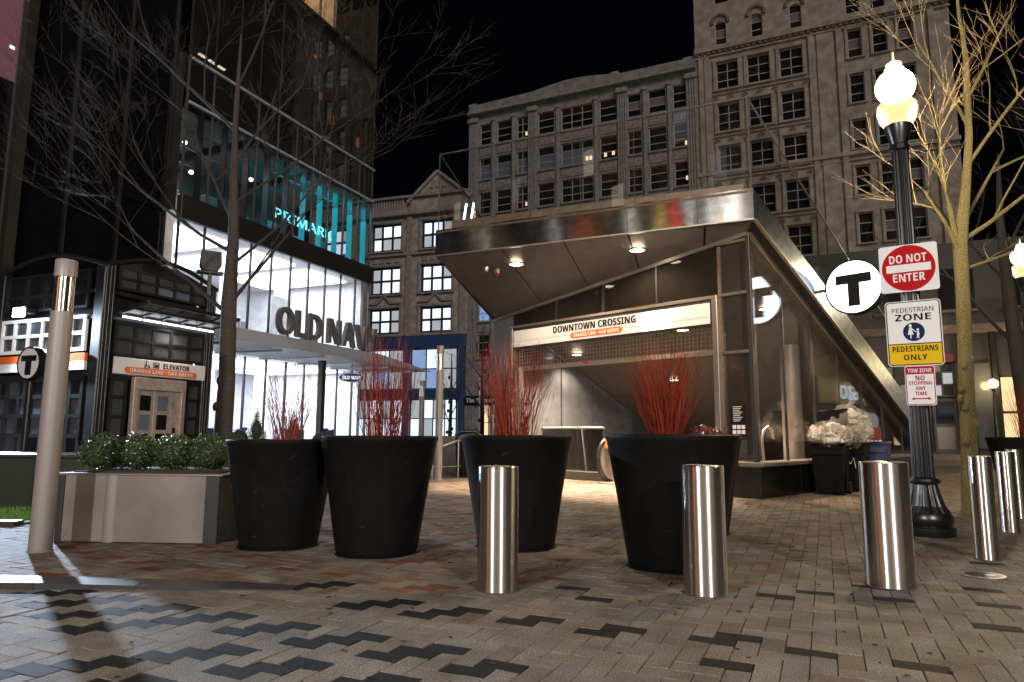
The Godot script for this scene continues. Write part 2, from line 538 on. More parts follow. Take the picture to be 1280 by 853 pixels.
func window(parent: Node, r: Rect2, cols: int, rows: int, z: float, frame: Material, glass: Array, bar := 0.07, arched := false) -> MeshInstance3D:
	var key := "win%.2f,%.2f,%d,%d,%.2f" % [r.size.x, r.size.y, cols, rows, bar]
	if not cache.has(key):
		var b := MB.new()
		var w := r.size.x
		var h := r.size.y
		for i in cols + 1: b.box(Vector3(clampf(w * i / cols, bar * 0.5, w - bar * 0.5), h * 0.5, 0), Vector3(bar, h, 0.08))
		for j in rows + 1:
			for i in cols:
				b.box(Vector3(w * (i + 0.5) / cols, clampf(h * j / rows, bar * 0.5, h - bar * 0.5), 0.003), Vector3(w / cols - bar, bar, 0.08))
		cache[key] = b.mesh()
		var p := MB.new()
		p.box(Vector3(0, 0, 0), Vector3(w / cols - bar * 0.6, h / rows - bar * 0.6, 0.02))
		cache[key + "p"] = p.mesh()
	var f := show_mesh("window", cache[key], frame, parent, Vector3(r.position.x, r.position.y, z))
	for j in rows:
		for i in cols:
			var g: Material = glass[(j * cols + i) % glass.size()]
			show_mesh("pane", cache[key + "p"], g, f, Vector3(r.size.x * (i + 0.5) / cols, r.size.y * (j + 0.5) / rows, -0.02))
	return f

# ---------------------------------------------------------------- ready
func _ready() -> void:
	rng.seed = 20
	# camera
	var cam := Camera3D.new()
	cam.name = "camera"
	var pitch := deg_to_rad(7.55)
	var roll := deg_to_rad(0.3)
	var fw := Vector3(0, sin(pitch), -cos(pitch))
	var up := Vector3(0, cos(pitch), sin(pitch))
	var rt := Vector3(1, 0, 0)
	cam.transform = Transform3D(Basis(rt * cos(roll) + up * sin(roll), up * cos(roll) - rt * sin(roll), -fw), Vector3(0, 1.25, 0))
	cam.fov = 53.13
	cam.near = 0.05
	cam.far = 1000.0
	add_child(cam)
	cam.current = true
	# the night sky
	var sky := ProceduralSkyMaterial.new()
	sky.sky_top_color = Color(0.006, 0.007, 0.012)
	sky.sky_horizon_color = Color(0.012, 0.012, 0.018)
	sky.ground_bottom_color = Color(0.006, 0.006, 0.008)
	sky.ground_horizon_color = Color(0.012, 0.012, 0.018)
	sky.sun_angle_max = 1.0
	var env := Environment.new()
	env.background_mode = Environment.BG_SKY
	env.sky = Sky.new()
	env.sky.sky_material = sky
	env.background_energy_multiplier = 1.0
	env.tonemap_mode = Environment.TONE_MAPPER_LINEAR
	env.tonemap_exposure = 1.45
	env.sdfgi_enabled = true
	env.ssao_enabled = true
	env.ssil_enabled = true
	var we := WorldEnvironment.new()
	we.name = "environment"
	we.environment = env
	add_child(we)
	# an even fill from behind the photographer, standing in for the city glow
	var city_fill := DirectionalLight3D.new()
	city_fill.name = "city_glow"
	city_fill.light_color = Color(1.0, 0.95, 0.91)
	city_fill.light_energy = 0.33
	city_fill.light_angular_distance = 25.0
	city_fill.shadow_enabled = true
	city_fill.rotation_degrees = Vector3(-30, 18, 0)
	city_fill.sky_mode = DirectionalLight3D.SKY_MODE_LIGHT_ONLY
	add_child(city_fill)
	make_materials()
	ground()
	headhouse()
	grey_building()
	tall_building()
	pink_building()
	glass_tower()
	kiosk()
	right_street()
	across_the_plaza()
	planters()
	bollards()
	street_lamps()
	post_signs()
	hanging_sign()
	trash()
	columns_and_small()
	trees()

# ---------------------------------------------------------------- ground
func ground() -> void:
	var g := MB.new()
	g.box(Vector3(0, -0.115, -30), Vector3(500, 0.2, 500))
	var go := part("ground", g, M.mortar, self)
	go.set_meta("kind", "structure")
	var far := MB.new()
	for q in [[-120, 120, -100, -27.2], [-120, 120, 6.0, 30]]:
		far.box(Vector3((q[0] + q[1]) * 0.5, -0.008, (q[2] + q[3]) * 0.5), Vector3(q[1] - q[0], 0.01, q[3] - q[2]))
	var fo := part("street", far, M.street, self)
	fo.set_meta("kind", "structure")
	# herringbone of pavers, 137 mm cells
	var al := deg_to_rad(24.5)
	var s := 0.137
	var A := Vector2(cos(al), sin(al))       # x, z
	var B := Vector2(sin(al), -cos(al))
	var dark := {}
	var starts := [[-41, 23.7, 3], [-37.2, 23.7, 3], [-33.3, 23.7, 3], [-29.6, 23.7, 3], [-25.7, 23.7, 3], [-21.6, 23.7, 3], [-17.5, 23.7, 3], [-13.4, 23.8, 2], [-34.9, 21.2, 2], [-31.8, 20.2, 3], [-28.7, 19.2, 3], [-24.9, 19.2, 3], [-21.2, 19.5, 3], [-17, 19.5, 3], [-13, 19.5, 2], [-38.2, 21.9, 2], [-28.8, 31.2, 3], [-24.5, 31.2, 3], [-20.4, 31.3, 3], [-16.2, 31.4, 2], [-11.8, 31.3, 2], [-6.5, 32.6, 2], [-5.3, 28.8, 1], [-2.2, 32.5, 1], [2, 32.4, 1], [-12.2, 36.5, 1], [-14.4, 38.6, 1], [-3.5, 41.6, 1], [-1.36, 44, 1], [0.8, 46.6, 1], [3, 43.6, 1], [5.2, 41, 1], [7.5, 49.4, 1], [7.4, 44, 1], [7.6, 54.8, 1], [9.9, 58.2, 1], [-9, 20, 1], [-25, 15.5, 3], [-21, 15.5, 3], [-29, 15.5, 3], [-16, 15.5, 2], [12, 52, 1], [13, 46, 1]]
	for q in starts:
		var best := Vector2i.ZERO
		var bd := 1e9
		for du in range(-3, 4):
			for dv in range(-2, 3):
				var c := Vector2i(roundi(q[0]) + du, roundi(q[1]) + dv)
				if posmod(c.x - c.y, 4) == 2:
					var d := Vector2(c).distance_to(Vector2(q[0], q[1]))
					if d < bd: bd = d; best = c
		for k in q[2]: dark[best + Vector2i(k, k)] = true
	var lu := 0.2715
	var ls := 0.1345
	var shapes := []
	for long in [true, false]:
		for tilt in 3:
			var b := MB.new()
			paver(b, Vector2.ZERO, A, B, Vector2(lu, ls) if long else Vector2(ls, lu), [0.0, 0.0018, -0.0018][tilt], [0.0, -0.0015, 0.002][tilt])
			shapes.append(b.mesh())
	var list := []
	var K := Vector2(4.72, -13.48)
	for v in range(14, 210):
		for u in range(-170, 190):
			var r := posmod(u - v - 2, 4)
			if r == 1 or r == 2: continue
			var flat := r == 0           # r == 0: long along A; r == 3: long along B
			var c := (A * (u + 1.0) + B * (v + 0.5)) * s if flat else (A * (u + 0.5) + B * (v + 1.0)) * s
			var d := -c.y
			if d < 2.6 or d > 27.0 or absf(c.x) > d * 0.86 + 1.5: continue
			var rel := c - K
			var lx := rel.x * 0.691 + rel.y * 0.723
			var lz := rel.x * -0.723 + rel.y * 0.691
			if lz < -11.0 and lx > -8 and lx < 0.3: continue
			if c.x < -6.0 and d > 9.5 and d < 16.6: continue       # lawn and green wall
			if c.x * 0.924 + c.y * 0.383 < -20.5: continue           # under the glass tower
			list.append([c, flat, d, u, v, Vector2(lx, lz)])
	list.sort_custom(func(a, b): return a[2] < b[2])
	var paving := Node3D.new()
	paving.name = "paving"
	add_child(paving)
	paving.set_meta("kind", "structure")
	var rest := MB.new()
	var single := 0
	var vp := deg_to_rad(30.0)
	for q in list:
		var c: Vector2 = q[0]
		var kind := "paver_tan"
		var edge := 5.72 + clampf(c.x - 1.5, 0.0, 4.0) * 0.42 + 0.2 * sin(c.x * 2.0)
		var p := rng.randf()
		if q[1] and dark.has(Vector2i(q[3], q[4])):
			kind = "paver_charcoal"
		elif q[2] > edge and q[2] < 11.5:
			var band := posmod(q[4] + q[3] / 5, 6)
			if q[1] and band < 3: kind = ("paver_red" if p < 0.5 else "paver_orange") if c.x < 0.6 else ("paver_orange" if p < 0.4 else "paver_brown")
			else: kind = ["paver_tan", "paver_brown", "paver_buff"][rng.randi() % 3]
		elif q[2] > edge:
			kind = ["paver_tan", "paver_buff", "paver_orange", "paver_buff"][rng.randi() % 4]
		elif p < 0.14:
			kind = "paver_brown"
		else:
			kind = ["paver_tan", "paver_buff", "paver_grey"][rng.randi() % 3]
		var lift := rng.randf_range(-0.0025, 0.0025)
		var seen: bool = absf(c.x) < q[2] * 0.76 and q[2] > 3.36
		if single < 300 and seen:
			single += 1
			var o := show_mesh("paver", shapes[(0 if q[1] else 3) + rng.randi() % 3], M[kind], paving, Vector3(c.x, lift, c.y))
			o.name = "paver_%03d" % single
		else:
			var k: Color = M[kind].albedo_color.srgb_to_linear()
			rest.col = k * rng.randf_range(0.86, 1.08)
			rest.xf = Transform3D(Basis(), Vector3(c.x, lift, c.y))
			paver(rest, Vector2.ZERO, A, B, Vector2(lu, ls) if q[1] else Vector2(ls, lu), rng.randf_range(-0.0015, 0.0015), rng.randf_range(-0.0015, 0.0015))
	var ro := part("distant_pavers", rest, M.paver_far, paving)
	ro.set_meta("kind", "stuff")
	# granite kerb that rises out of the paving on the left
	var kerb := Node3D.new()
	kerb.name = "kerb"
	add_child(kerb)
	kerb.set_meta("kind", "structure")
	var x0 := -10.4
	for i in 9:
		var x1: float = [-9.3, -8.1, -7.1, -5.9, -4.9, -3.75, -2.95, -2.3, -1.72][i]
		var h0 := 0.06 * clampf((-1.6 - x0) / 2.6, 0.1, 1.0)
		var h1 := 0.06 * clampf((-1.6 - x1) / 2.6, 0.1, 1.0)
		var b := MB.new()
		var za := -5.57
		var zb := -5.83
		if i == 8: zb = -5.74
		b.quad(Vector3(x0, -0.02, za), Vector3(x1 - 0.006, -0.02, za), Vector3(x1 - 0.006, h1, za), Vector3(x0, h0, za))
		b.quad(Vector3(x0, h0, za), Vector3(x1 - 0.006, h1, za), Vector3(x1 - 0.006, h1, zb), Vector3(x0, h0, -5.83))
		b.quad(Vector3(x1 - 0.006, -0.02, za), Vector3(x1 - 0.006, -0.02, zb), Vector3(x1 - 0.006, h1, zb), Vector3(x1 - 0.006, h1, za))
		b.quad(Vector3(x0, -0.02, -5.83), Vector3(x0, -0.02, za), Vector3(x0, h0, za), Vector3(x0, h0, -5.83))
		b.quad(Vector3(x1 - 0.006, -0.02, zb), Vector3(x0, -0.02, -5.83), Vector3(x0, h0, -5.83), Vector3(x1 - 0.006, h1, zb))
		part("kerb_stone", b, M.granite, kerb)
		x0 = x1
	# lawn
	var lawn := MB.new()
	lawn.col = lin(0.1, 0.1, 0.1)
	lawn.col = Color(0.03, 0.07, 0.012)
	lawn.box(Vector3(-11.6, 0.0, -10.0), Vector3(10.4, 0.06, 1.6))
	for i in 16000:
		var p := Vector3(rng.randf_range(-16.0, -6.45), 0.03, rng.randf_range(-10.8, -9.25))
		var h := rng.randf_range(0.025, 0.06)
		var a := rng.randf() * TAU
		var w := Vector3(cos(a), 0, sin(a)) * 0.006
		lawn.col = Color(0.05, 0.15, 0.02).lerp(Color(0.12, 0.24, 0.04), rng.randf())
		lawn.tri(p - w, p + w, p + Vector3(rng.randf_range(-0.02, 0.02), h, rng.randf_range(-0.02, 0.02)))
	var lo := part("lawn_grass", lawn, M.turf, self)
	lo.set_meta("kind", "stuff")
	tag(lo, "bright green strip of lawn before the dark green wall", "lawn")
	var curb := MB.new()
	for i in 12:
		curb.box(Vector3(-6.4 - 0.8 * i - 0.4, 0.02, -9.12), Vector3(0.79, 0.09, 0.2), 0.01)
	var co := part("lawn_edging", curb, M.granite, self)
	co.set_meta("kind", "structure")

func paver(b: MB, c: Vector2, A: Vector2, B: Vector2, size: Vector2, ta: float, tb: float) -> void:
	var ch := 0.003
	var top := []
	var low := []
	for k in [[-1, -1], [1, -1], [1, 1], [-1, 1]]:
		var q: Vector2 = c + A * (k[0] * (size.x * 0.5 - ch)) + B * (k[1] * (size.y * 0.5 - ch))
		top.append(Vector3(q.x, ta * k[0] + tb * k[1], q.y))
		q = c + A * (k[0] * size.x * 0.5) + B * (k[1] * size.y * 0.5)
		low.append(Vector3(q.x, -0.012, q.y))
	b.quad(top[0], top[1], top[2], top[3])
	for i in 4:
		var j := (i + 1) % 4
		b.quad(low[i], low[j], top[j], top[i])

# ---------------------------------------------------------------- the station entrance
func slab(b: MB, p: Vector3, q: Vector3, r: Vector3, s: Vector3, th: float) -> void:   # counter-clockwise from outside, thickness inwards
	var n := (q - p).cross(s - p).normalized() * th
	b.quad(p, q, r, s)
	b.quad(q - n, p - n, s - n, r - n)
	b.quad(p - n, q - n, q, p); b.quad(q - n, r - n, r, q); b.quad(r - n, s - n, s, r); b.quad(s - n, p - n, p, s)

func slabpart(called: String, p: Vector3, q: Vector3, r: Vector3, s: Vector3, th: float, m: Material, parent: Node) -> MeshInstance3D:
	var b := MB.new()
	slab(b, p, q, r, s, th)
	return part(called, b, m, parent)

func shrink(p: Vector3, c: Vector3, d: float) -> Vector3:
	return p + (c - p).normalized() * d

func headhouse() -> void:
	var h := thing("station_entrance", "wedge-shaped steel and glass subway entrance with an open gate and lit soffit", "station entrance", Vector3(4.77, 0, -13.43), facing(0.691, 0.723))
	var LT := Vector3(-6.42, 5.43, 3.03)
	var RT := Vector3(0.33, 5.42, 0.36)
	var J0 := Vector3(0.0, 5.28, 0)
	var J1 := Vector3(-7.6, 4.36, 0)
	var FH := 0.62
	var up := Vector3.UP * FH
	# fascia, front: six brushed panels; side: five sloping ones
	var cuts := [0.0, 0.24, 0.46, 0.65, 0.85, 1.0]
	for i in 5:
		var a := LT.lerp(RT, cuts[i])
		var e := LT.lerp(RT, cuts[i + 1])
		var dd := (e - a).normalized() * 0.004
		slabpart("fascia_panel", a + dd, e - dd, e - dd + up, a + dd + up, 0.06, M.fascia_steel, h)
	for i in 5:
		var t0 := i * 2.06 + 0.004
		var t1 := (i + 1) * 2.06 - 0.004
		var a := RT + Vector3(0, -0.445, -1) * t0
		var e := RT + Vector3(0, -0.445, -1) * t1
		slabpart("fascia_panel", a, e, e + up, a + up, 0.06, M.side_steel_cool_lit, h)
	var lb := J1 + Vector3(-0.1, 0, 0)
	slabpart("fascia_panel", lb, LT + Vector3(-0.004, 0, 0), LT + up, lb + up, 0.06, M.fascia_steel, h)
	for i in 4:
		var a := lb + Vector3(0, -0.4, -1) * (i + 1) * 2.4
		var e := lb + Vector3(0, -0.4, -1) * i * 2.4
		slabpart("fascia_panel", a, e, e + up, a + up, 0.06, M.fascia_steel, h)
	# thin lip along the lower edge of the fascia
	var lip := MB.new()
	lip.bar(LT + Vector3(0, -0.015, 0.01), RT + Vector3(0, -0.015, 0.01), 0.05, 0.03)
	lip.bar(RT + Vector3(0.01, -0.015, 0), RT + Vector3(0.01, -0.445 * 10.3 - 0.015, -10.3), 0.05, 0.03)
	lip.bar(J0 + Vector3(0, -0.03, 0.03), J1 + Vector3(0, -0.03, 0.03), 0.06, 0.08)
	lip.bar(J0 + Vector3(0.03, -0.03, 0.0), J0 + Vector3(0.03, -0.445 * 10.2 - 0.03, -10.2), 0.06, 0.08)
	part("edge_trim", lip, M.trim_steel, h)
	# roof sheets
	var rf := MB.new()
	slab(rf, lb + up * 0.95, J0 + Vector3(0.3, FH * 0.95, 0), J0 + Vector3(0.3, FH * 0.95 - 0.445 * 10.0, -10.0), lb + Vector3(0, FH * 0.95 - 0.445 * 10.0, -10.0), 0.08)
	slab(rf, LT + up * 0.95, RT + up * 0.95, J0 + Vector3(0.3, FH * 0.95, 0), lb + up * 0.95, 0.05)
	part("roof", rf, M.bronze, h)
	# dark coping set back above the fascia
	var cop := MB.new()
	cop.bar(LT + Vector3(0.35, FH + 0.1, -0.25), RT + Vector3(-0.3, FH + 0.1, -0.22), 0.12, 0.2)
	part("coping", cop, M.bronze, h)
	# soffit panels
	var fc := [0.0, 0.24, 0.45, 0.65, 0.87, 1.0]
	for i in 5:
		var a := LT.lerp(RT, fc[i]); var e := LT.lerp(RT, fc[i + 1])
		var c := J1.lerp(J0, fc[i]); var g := J1.lerp(J0, fc[i + 1])
		var m := (a + e + c + g) * 0.25
		slabpart("soffit_panel", shrink(c, m, 0.022), shrink(g, m, 0.022), shrink(e, m, 0.022), shrink(a, m, 0.022), 0.04, M.soffit, h)
	for i in 5:
		var t0 := i * 2.06 + 0.01
		var t1 := (i + 1) * 2.06 - 0.01
		var k := Vector3(0, -0.445, -1)
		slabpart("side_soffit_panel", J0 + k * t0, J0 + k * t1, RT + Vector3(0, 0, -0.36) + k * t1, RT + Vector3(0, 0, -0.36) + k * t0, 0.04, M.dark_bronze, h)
	slabpart("side_soffit_panel", J0 + Vector3(0.02, 0.002, -0.01), RT + Vector3(-0.02, 0.002, -0.36), RT + Vector3(-0.03, 0.002, -0.03), J0 + Vector3(0.04, 0.002, 0.02), 0.03, M.soffit, h)
	# downlights of the soffit and of the ceiling inside
	for q in [[Vector3(-4.95, 5.185, 1.74), 85.0], [Vector3(-2.2, 5.195, 0.72), 85.0]]:
		downlight(q[0], q[1], h, 0.16, 27.0)
	for q in [[Vector3(-5.2, 3.7, -1.1), 70.0], [Vector3(-6.4, 3.45, -2.1), 10.0], [Vector3(-2.7, 3.75, -1.8), 80.0], [Vector3(-4.6, 2.75, -4.3), 12.0], [Vector3(-0.8, 4.1, -2.3), 9.0], [Vector3(-1.2, 3.1, -4.5), 8.0]]:
		downlight(q[0], q[1], h, 0.14)
	var al := MB.new()
	al.lathe([Vector2(0.0, -0.12), Vector2(0.05, -0.11), Vector2(0.07, -0.04), Vector2(0.07, 0)], 16)
	part("smoke_detector", al, M.trim_steel, h, Vector3(-5.7, 5.19, 2.02))
	var ab := MB.new()
	ab.box(Vector3(0, -0.06, 0), Vector3(0.12, 0.12, 0.08), 0.01)
	var alarm := part("fire_alarm", ab, M.trim_steel, h, Vector3(-5.5, 5.15, 1.85))
	boxpart("alarm_light", Vector3(0, -0.145, 0), Vector3(0.08, 0.05, 0.06), M.sign_red, alarm, 0.01)
	# ceiling inside, four by four panels on one slope
	var ceil_at := func(x: float, z: float) -> Vector3: return Vector3(x, 5.22 + 0.122 * x + 0.445 * z, z)
	for i in 4:
		for j in 5:
			var xa := -7.45 + i * 1.86 + 0.008
			var xb := -7.45 + (i + 1) * 1.86 - 0.008
			var za := -0.1 - j * 2.2 - 0.008
			var zb := -0.1 - (j + 1) * 2.2 + 0.008
			slabpart("ceiling_panel", ceil_at.call(xa, zb), ceil_at.call(xb, zb), ceil_at.call(xb, za), ceil_at.call(xa, za), 0.05, M.ceiling_panel, h)
	# wall of tall panels on the far side of the hall
	for i in 7:
		var z0 := -0.62 - i * 1.45
		var z1 := z0 - 1.39
		var y0: float = ceil_at.call(-7.0, z0).y - 0.02
		var y1: float = maxf(ceil_at.call(-7.0, z1).y - 0.02, 0.05)
		slabpart("wall_panel", Vector3(-7, 0, z1), Vector3(-7, 0, z0), Vector3(-7, y0, z0), Vector3(-7, y1, z1), 0.05, M.wall_panel, h)
	var tr := MB.new()
	tr.bar(ceil_at.call(-6.96, -0.3) - Vector3(0, 0.06, 0), ceil_at.call(-6.96, -10.5) - Vector3(0, 0.06, 0), 0.05, 0.08)
	part("ceiling_trim", tr, M.trim_steel, h)
	var bk := MB.new()
	bk.box(Vector3(-3.7, 0.6, -10.2), Vector3(7.4, 1.2, 0.1))
	bk.box(Vector3(-7.1, 1.8, -5.6), Vector3(0.08, 3.6, 10.6))
	part("back_wall", bk, M.ceiling_panel, h)
	# left column
	var lc := MB.new()
	var yl := 4.36
	lc.prism(PackedVector2Array([Vector2(-7.6, 0), Vector2(-6.9, 0), Vector2(-6.9, yl + 0.08), Vector2(-7.6, yl)]), -0.6, 0.0)
	part("column", lc, M.wall_panel, h)
	# gate frame
	var gf := MB.new()
	gf.box(Vector3(-0.735, 2.0, 0.03), Vector3(0.12, 4.0, 0.2), 0.006)
	gf.box(Vector3(-6.82, 2.0, 0.03), Vector3(0.12, 4.0, 0.2), 0.006)
	gf.box(Vector3(-3.78, 4.035, 0.03), Vector3(6.2, 0.07, 0.2), 0.006)
	part("gate_frame", gf, M.trim_steel, h)
	var sb := MB.new()
	sb.box(Vector3(-3.78, 3.72, 0.04), Vector3(5.94, 0.54, 0.14), 0.01)
	var sign_box := part("sign_box", sb, M.dark_frame, h)
	boxpart("sign_board", Vector3(-3.78, 3.705, 0.115), Vector3(5.88, 0.44, 0.02), M.sign_white, sign_box, 0.004)
	var sl := MB.new()
	sl.box(Vector3(-3.78, 3.63, 0.126), Vector3(5.86, 0.006, 0.004))
	part("board_joint", sl, M.trim_steel, sign_box)
	words("DOWNTOWN CROSSING", M.sign_black, h, Vector3(-3.98, 3.805, 0.13), 0.165, 2.55, 0.012)
	var pill := MB.new()
	var pp := PackedVector2Array()
	for i in 24:
		var a := TAU * i / 24.0
		pp.append(Vector2(-3.88 + signf(cos(a)) * 0.72 + cos(a) * 0.075, 3.605 + sin(a) * 0.075))
	pill.prism(pp, 0.122, 0.13)
	part("route_strip", pill, M.sign_orange, h)
	words("ORANGE LINE - OAK GROVE", M.sign_white, h, Vector3(-3.88, 3.605, 0.134), 0.085, 1.4, 0.006)
	# rolling grille under the sign
	var gr := MB.new()
	for i in 61:
		gr.box(Vector3(-6.7 + i * 0.0985, 3.2, -0.1), Vector3(0.008, 0.52, 0.008))
	for j in 6:
		gr.box(Vector3(-3.78, 2.98 + j * 0.09, -0.09), Vector3(5.9, 0.007, 0.007))
	var gro := part("grille", gr, M.trim_steel, h)
	gro.set_meta("kind", "stuff")
	boxpart("gate_rail", Vector3(-3.78, 2.91, -0.1), Vector3(5.9, 0.1, 0.08), M.trim_steel, h, 0.01)
	boxpart("gate_guide", Vector3(-6.65, 1.45, -0.12), Vector3(0.14, 2.9, 0.1), M.trim_steel, h, 0.01)
	boxpart("exit_marker", Vector3(-4.35, 2.93, -0.05), Vector3(0.16, 0.035, 0.02), M.sign_red, h)
	# transom panes over the sign
	var tx := [-6.86, -5.25, -3.72, -2.19, -0.7]
	for i in 4:
		var xa: float = tx[i] + 0.025
		var xb: float = tx[i + 1] - 0.025
		slabpart("transom_pane", Vector3(xa, 4.08, 0), Vector3(xb, 4.08, 0), Vector3(xb, 5.24 + 0.121 * xb, 0), Vector3(xa, 5.24 + 0.121 * xa, 0), 0.02, M.smoked_glass, h)
		if i > 0: boxpart("mullion", Vector3(tx[i], (4.08 + 5.22 + 0.121 * tx[i]) * 0.5, 0), Vector3(0.045, 5.22 + 0.121 * tx[i] - 4.08, 0.09), M.dark_frame, h)
	# glazed bay right of the gate
	var ys := [0.7, 2.86, 4.06, 5.14]
	for j in 3:
		slabpart("bay_pane", Vector3(-0.66, ys[j] + 0.03, 0), Vector3(-0.06, ys[j] + 0.03, 0), Vector3(-0.06, ys[j + 1] - 0.03, 0), Vector3(-0.66, ys[j + 1] - 0.03, 0), 0.02, M.tinted_glass, h)
		boxpart("transom_bar", Vector3(-0.36, ys[j + 1], 0), Vector3(0.6, 0.06, 0.1), M.bronze, h)
	boxpart("corner_post", Vector3(-0.02, 2.95, -0.02), Vector3(0.09, 4.56, 0.09), M.dark_frame, h, 0.008)
	boxpart("bay_post", Vector3(-0.66, 2.9, -0.05), Vector3(0.06, 4.4, 0.16), M.bronze, h)
	boxpart("inner_post", Vector3(-0.25, 2.9, -0.4), Vector3(0.2, 4.2, 0.2), M.bronze, h)
	# side glazing
	var zs := [0.0, -1.4, -2.85, -4.3, -5.75, -7.2, -8.65, -9.9]
	for i in 7:
		var za: float = zs[i] - 0.02
		var zb: float = zs[i + 1] + 0.02
		var ya := 5.22 + 0.445 * za
		var yb := 5.22 + 0.445 * zb
		slabpart("side_pane", Vector3(0, 0.68, za), Vector3(0, 0.68, zb), Vector3(0, yb, zb), Vector3(0, ya, za), 0.02, M.glass, h)
		boxpart("mullion", Vector3(-0.02, (0.68 + yb) * 0.5, zs[i + 1]), Vector3(0.05, maxf(yb - 0.68, 0.05), 0.03), M.dark_frame, h)
	# plinth of black granite with a pale cap
	for i in 6:
		var z := 0.2 - i * 1.75
		boxpart("plinth_block", Vector3(-0.04, 0.3, z - 0.87), Vector3(0.42, 0.6, 1.745), M.black_granite, h, 0.006)
		boxpart("plinth_cap", Vector3(-0.02, 0.64, z - 0.87), Vector3(0.5, 0.075, 1.745), M.stone_cap, h, 0.008)
	boxpart("plinth_block", Vector3(-0.475, 0.3, 0.02), Vector3(0.44, 0.6, 0.36), M.black_granite, h, 0.006)
	boxpart("plinth_cap", Vector3(-0.485, 0.64, 0.02), Vector3(0.42, 0.075, 0.42), M.stone_cap, h, 0.008)
	# round column inside, handrail loops, notice
	var rc := MB.new()
	rc.lathe([Vector2(0.24, 0), Vector2(0.24, 3.4)], 28)
	part("round_column", rc, M.beige_metal, h, Vector3(-1.0, 0, -3.9))
	var hl := MB.new()
	hl.tube([Vector3(-0.35, 0.68, -1.0), Vector3(-0.35, 1.1, -0.95), Vector3(-0.35, 1.3, -1.05), Vector3(-0.35, 1.38, -1.25), Vector3(-0.35, 1.3, -1.42), Vector3(-0.35, 1.12, -1.46)], [0.03, 0.03, 0.03, 0.03, 0.03, 0.03], 10)
	part("handrail", hl, M.steel, h)
	var nt := MB.new()
	nt.box(Vector3(-0.33, 1.5, 0.03), Vector3(0.3, 0.62, 0.012), 0.004)
	var notice := part("notice_board", nt, M.sign_black, h)
	for i in 9:
		boxpart("text_line", Vector3(-0.35 - 0.012 * (i % 3), 1.76 - i * 0.035, 0.038), Vector3(0.2 - 0.03 * (i % 3), 0.012, 0.004), M.sign_white, notice)
	for i in 6:
		boxpart("pictogram", Vector3(-0.43 + (i % 3) * 0.095, 1.36 - (i / 3) * 0.1, 0.038), Vector3(0.075, 0.075, 0.004), M.sign_white, notice)
	# escalator guard: stone kerb, glass, rail and strut
	boxpart("guard_kerb", Vector3(-5.9, 0.11, -1.25), Vector3(2.2, 0.22, 0.22), M.stone_cap, h, 0.01)
	boxpart("guard_panel", Vector3(-5.85, 0.78, -1.25), Vector3(2.1, 1.08, 0.04), M.smoked_glass, h)
	boxpart("guard_rail", Vector3(-5.85, 1.35, -1.25), Vector3(2.2, 0.06, 0.08), M.steel, h, 0.01)
	var gs := MB.new()
	gs.bar(Vector3(-5.3, 0.2, -1.2), Vector3(-5.45, 1.33, -1.2), 0.05, 0.05)
	part("guard_strut", gs, M.steel, h)
	# three balustrades with rounded newels and black handrails
	for x in [-4.5, -3.3, -2.1]:
		var nb := MB.new()
		var poly := PackedVector2Array()
		for i in 17:
			var a := PI * 0.5 + PI * i / 16.0
			poly.append(Vector2(cos(a) * 0.5, 0.56 + sin(a) * 0.5))
		poly.append(Vector2(3.2, 0.06)); poly.append(Vector2(3.2, 1.06))
		nb.xf = Transform3D(Basis(Vector3(0, 0, -1), Vector3.UP, Vector3(1, 0, 0)), Vector3(x, 0, -1.2))
		nb.prism(poly, -0.07, 0.07)
		part("balustrade", nb, M.steel, h)
		var hr := MB.new()
		var pts := []
		var rad := []
		pts.append(Vector3(x, 1.1, -4.4)); rad.append(0.05)
		for i in 17:
			var a := PI * 0.5 + PI * i / 16.0
			pts.append(Vector3(x, 0.56 + sin(a) * 0.54, -1.2 - cos(a) * 0.54)); rad.append(0.05)
		hr.tube(pts, rad, 8)
		part("escalator_handrail", hr, M.iron, h)
	boxpart("orange_notice", Vector3(-4.41, 0.95, -0.95), Vector3(0.01, 0.2, 0.18), M.sign_orange, h)
	boxpart("white_notice", Vector3(-4.41, 1.0, -1.3), Vector3(0.01, 0.2, 0.25), M.sign_white, h)
	for x in [-3.9, -2.7]:
		boxpart("comb_plate", Vector3(x, 0.012, -1.0), Vector3(1.0, 0.024, 1.0), M.trim_steel, h, 0.005)
	# glass screen standing on the roof, with thin rails
	var n := 6
	for i in n:
		var a := LT.lerp(RT, i / float(n)) + Vector3(0.02, FH + 0.02, -0.08)
		var e := LT.lerp(RT, (i + 1) / float(n)) + Vector3(-0.02, FH + 0.02, -0.08)
		slabpart("screen_pane", a, e, Vector3(e.x, 7.98, e.z), Vector3(a.x, 7.98, a.z), 0.016, M.glass, h)
	for i in 6:
		var a := RT + Vector3(-0.08, FH, -0.02) + Vector3(0, -0.445, -1) * i * 1.6
		var e := RT + Vector3(-0.08, FH, 0.02) + Vector3(0, -0.445, -1) * (i + 1) * 1.6
		slabpart("screen_pane", a, e, Vector3(e.x, 7.98 - 0.5 * (i + 1) * 1.6, e.z), Vector3(a.x, 7.98 - 0.5 * i * 1.6, a.z), 0.016, M.glass, h)
	for i in 2:
		var a := LT + Vector3(0.02, FH, -0.1) + Vector3(-0.36, -0.35, -1) * i * 1.5
		var e := LT + Vector3(0.02, FH, -0.1) + Vector3(-0.36, -0.35, -1) * (i + 1) * 1.5
		slabpart("screen_pane", e, a, Vector3(a.x, 7.98 - 0.5 * i * 1.5, a.z), Vector3(e.x, 7.98 - 0.5 * (i + 1) * 1.5, e.z), 0.016, M.glass, h)
	var rl := MB.new()
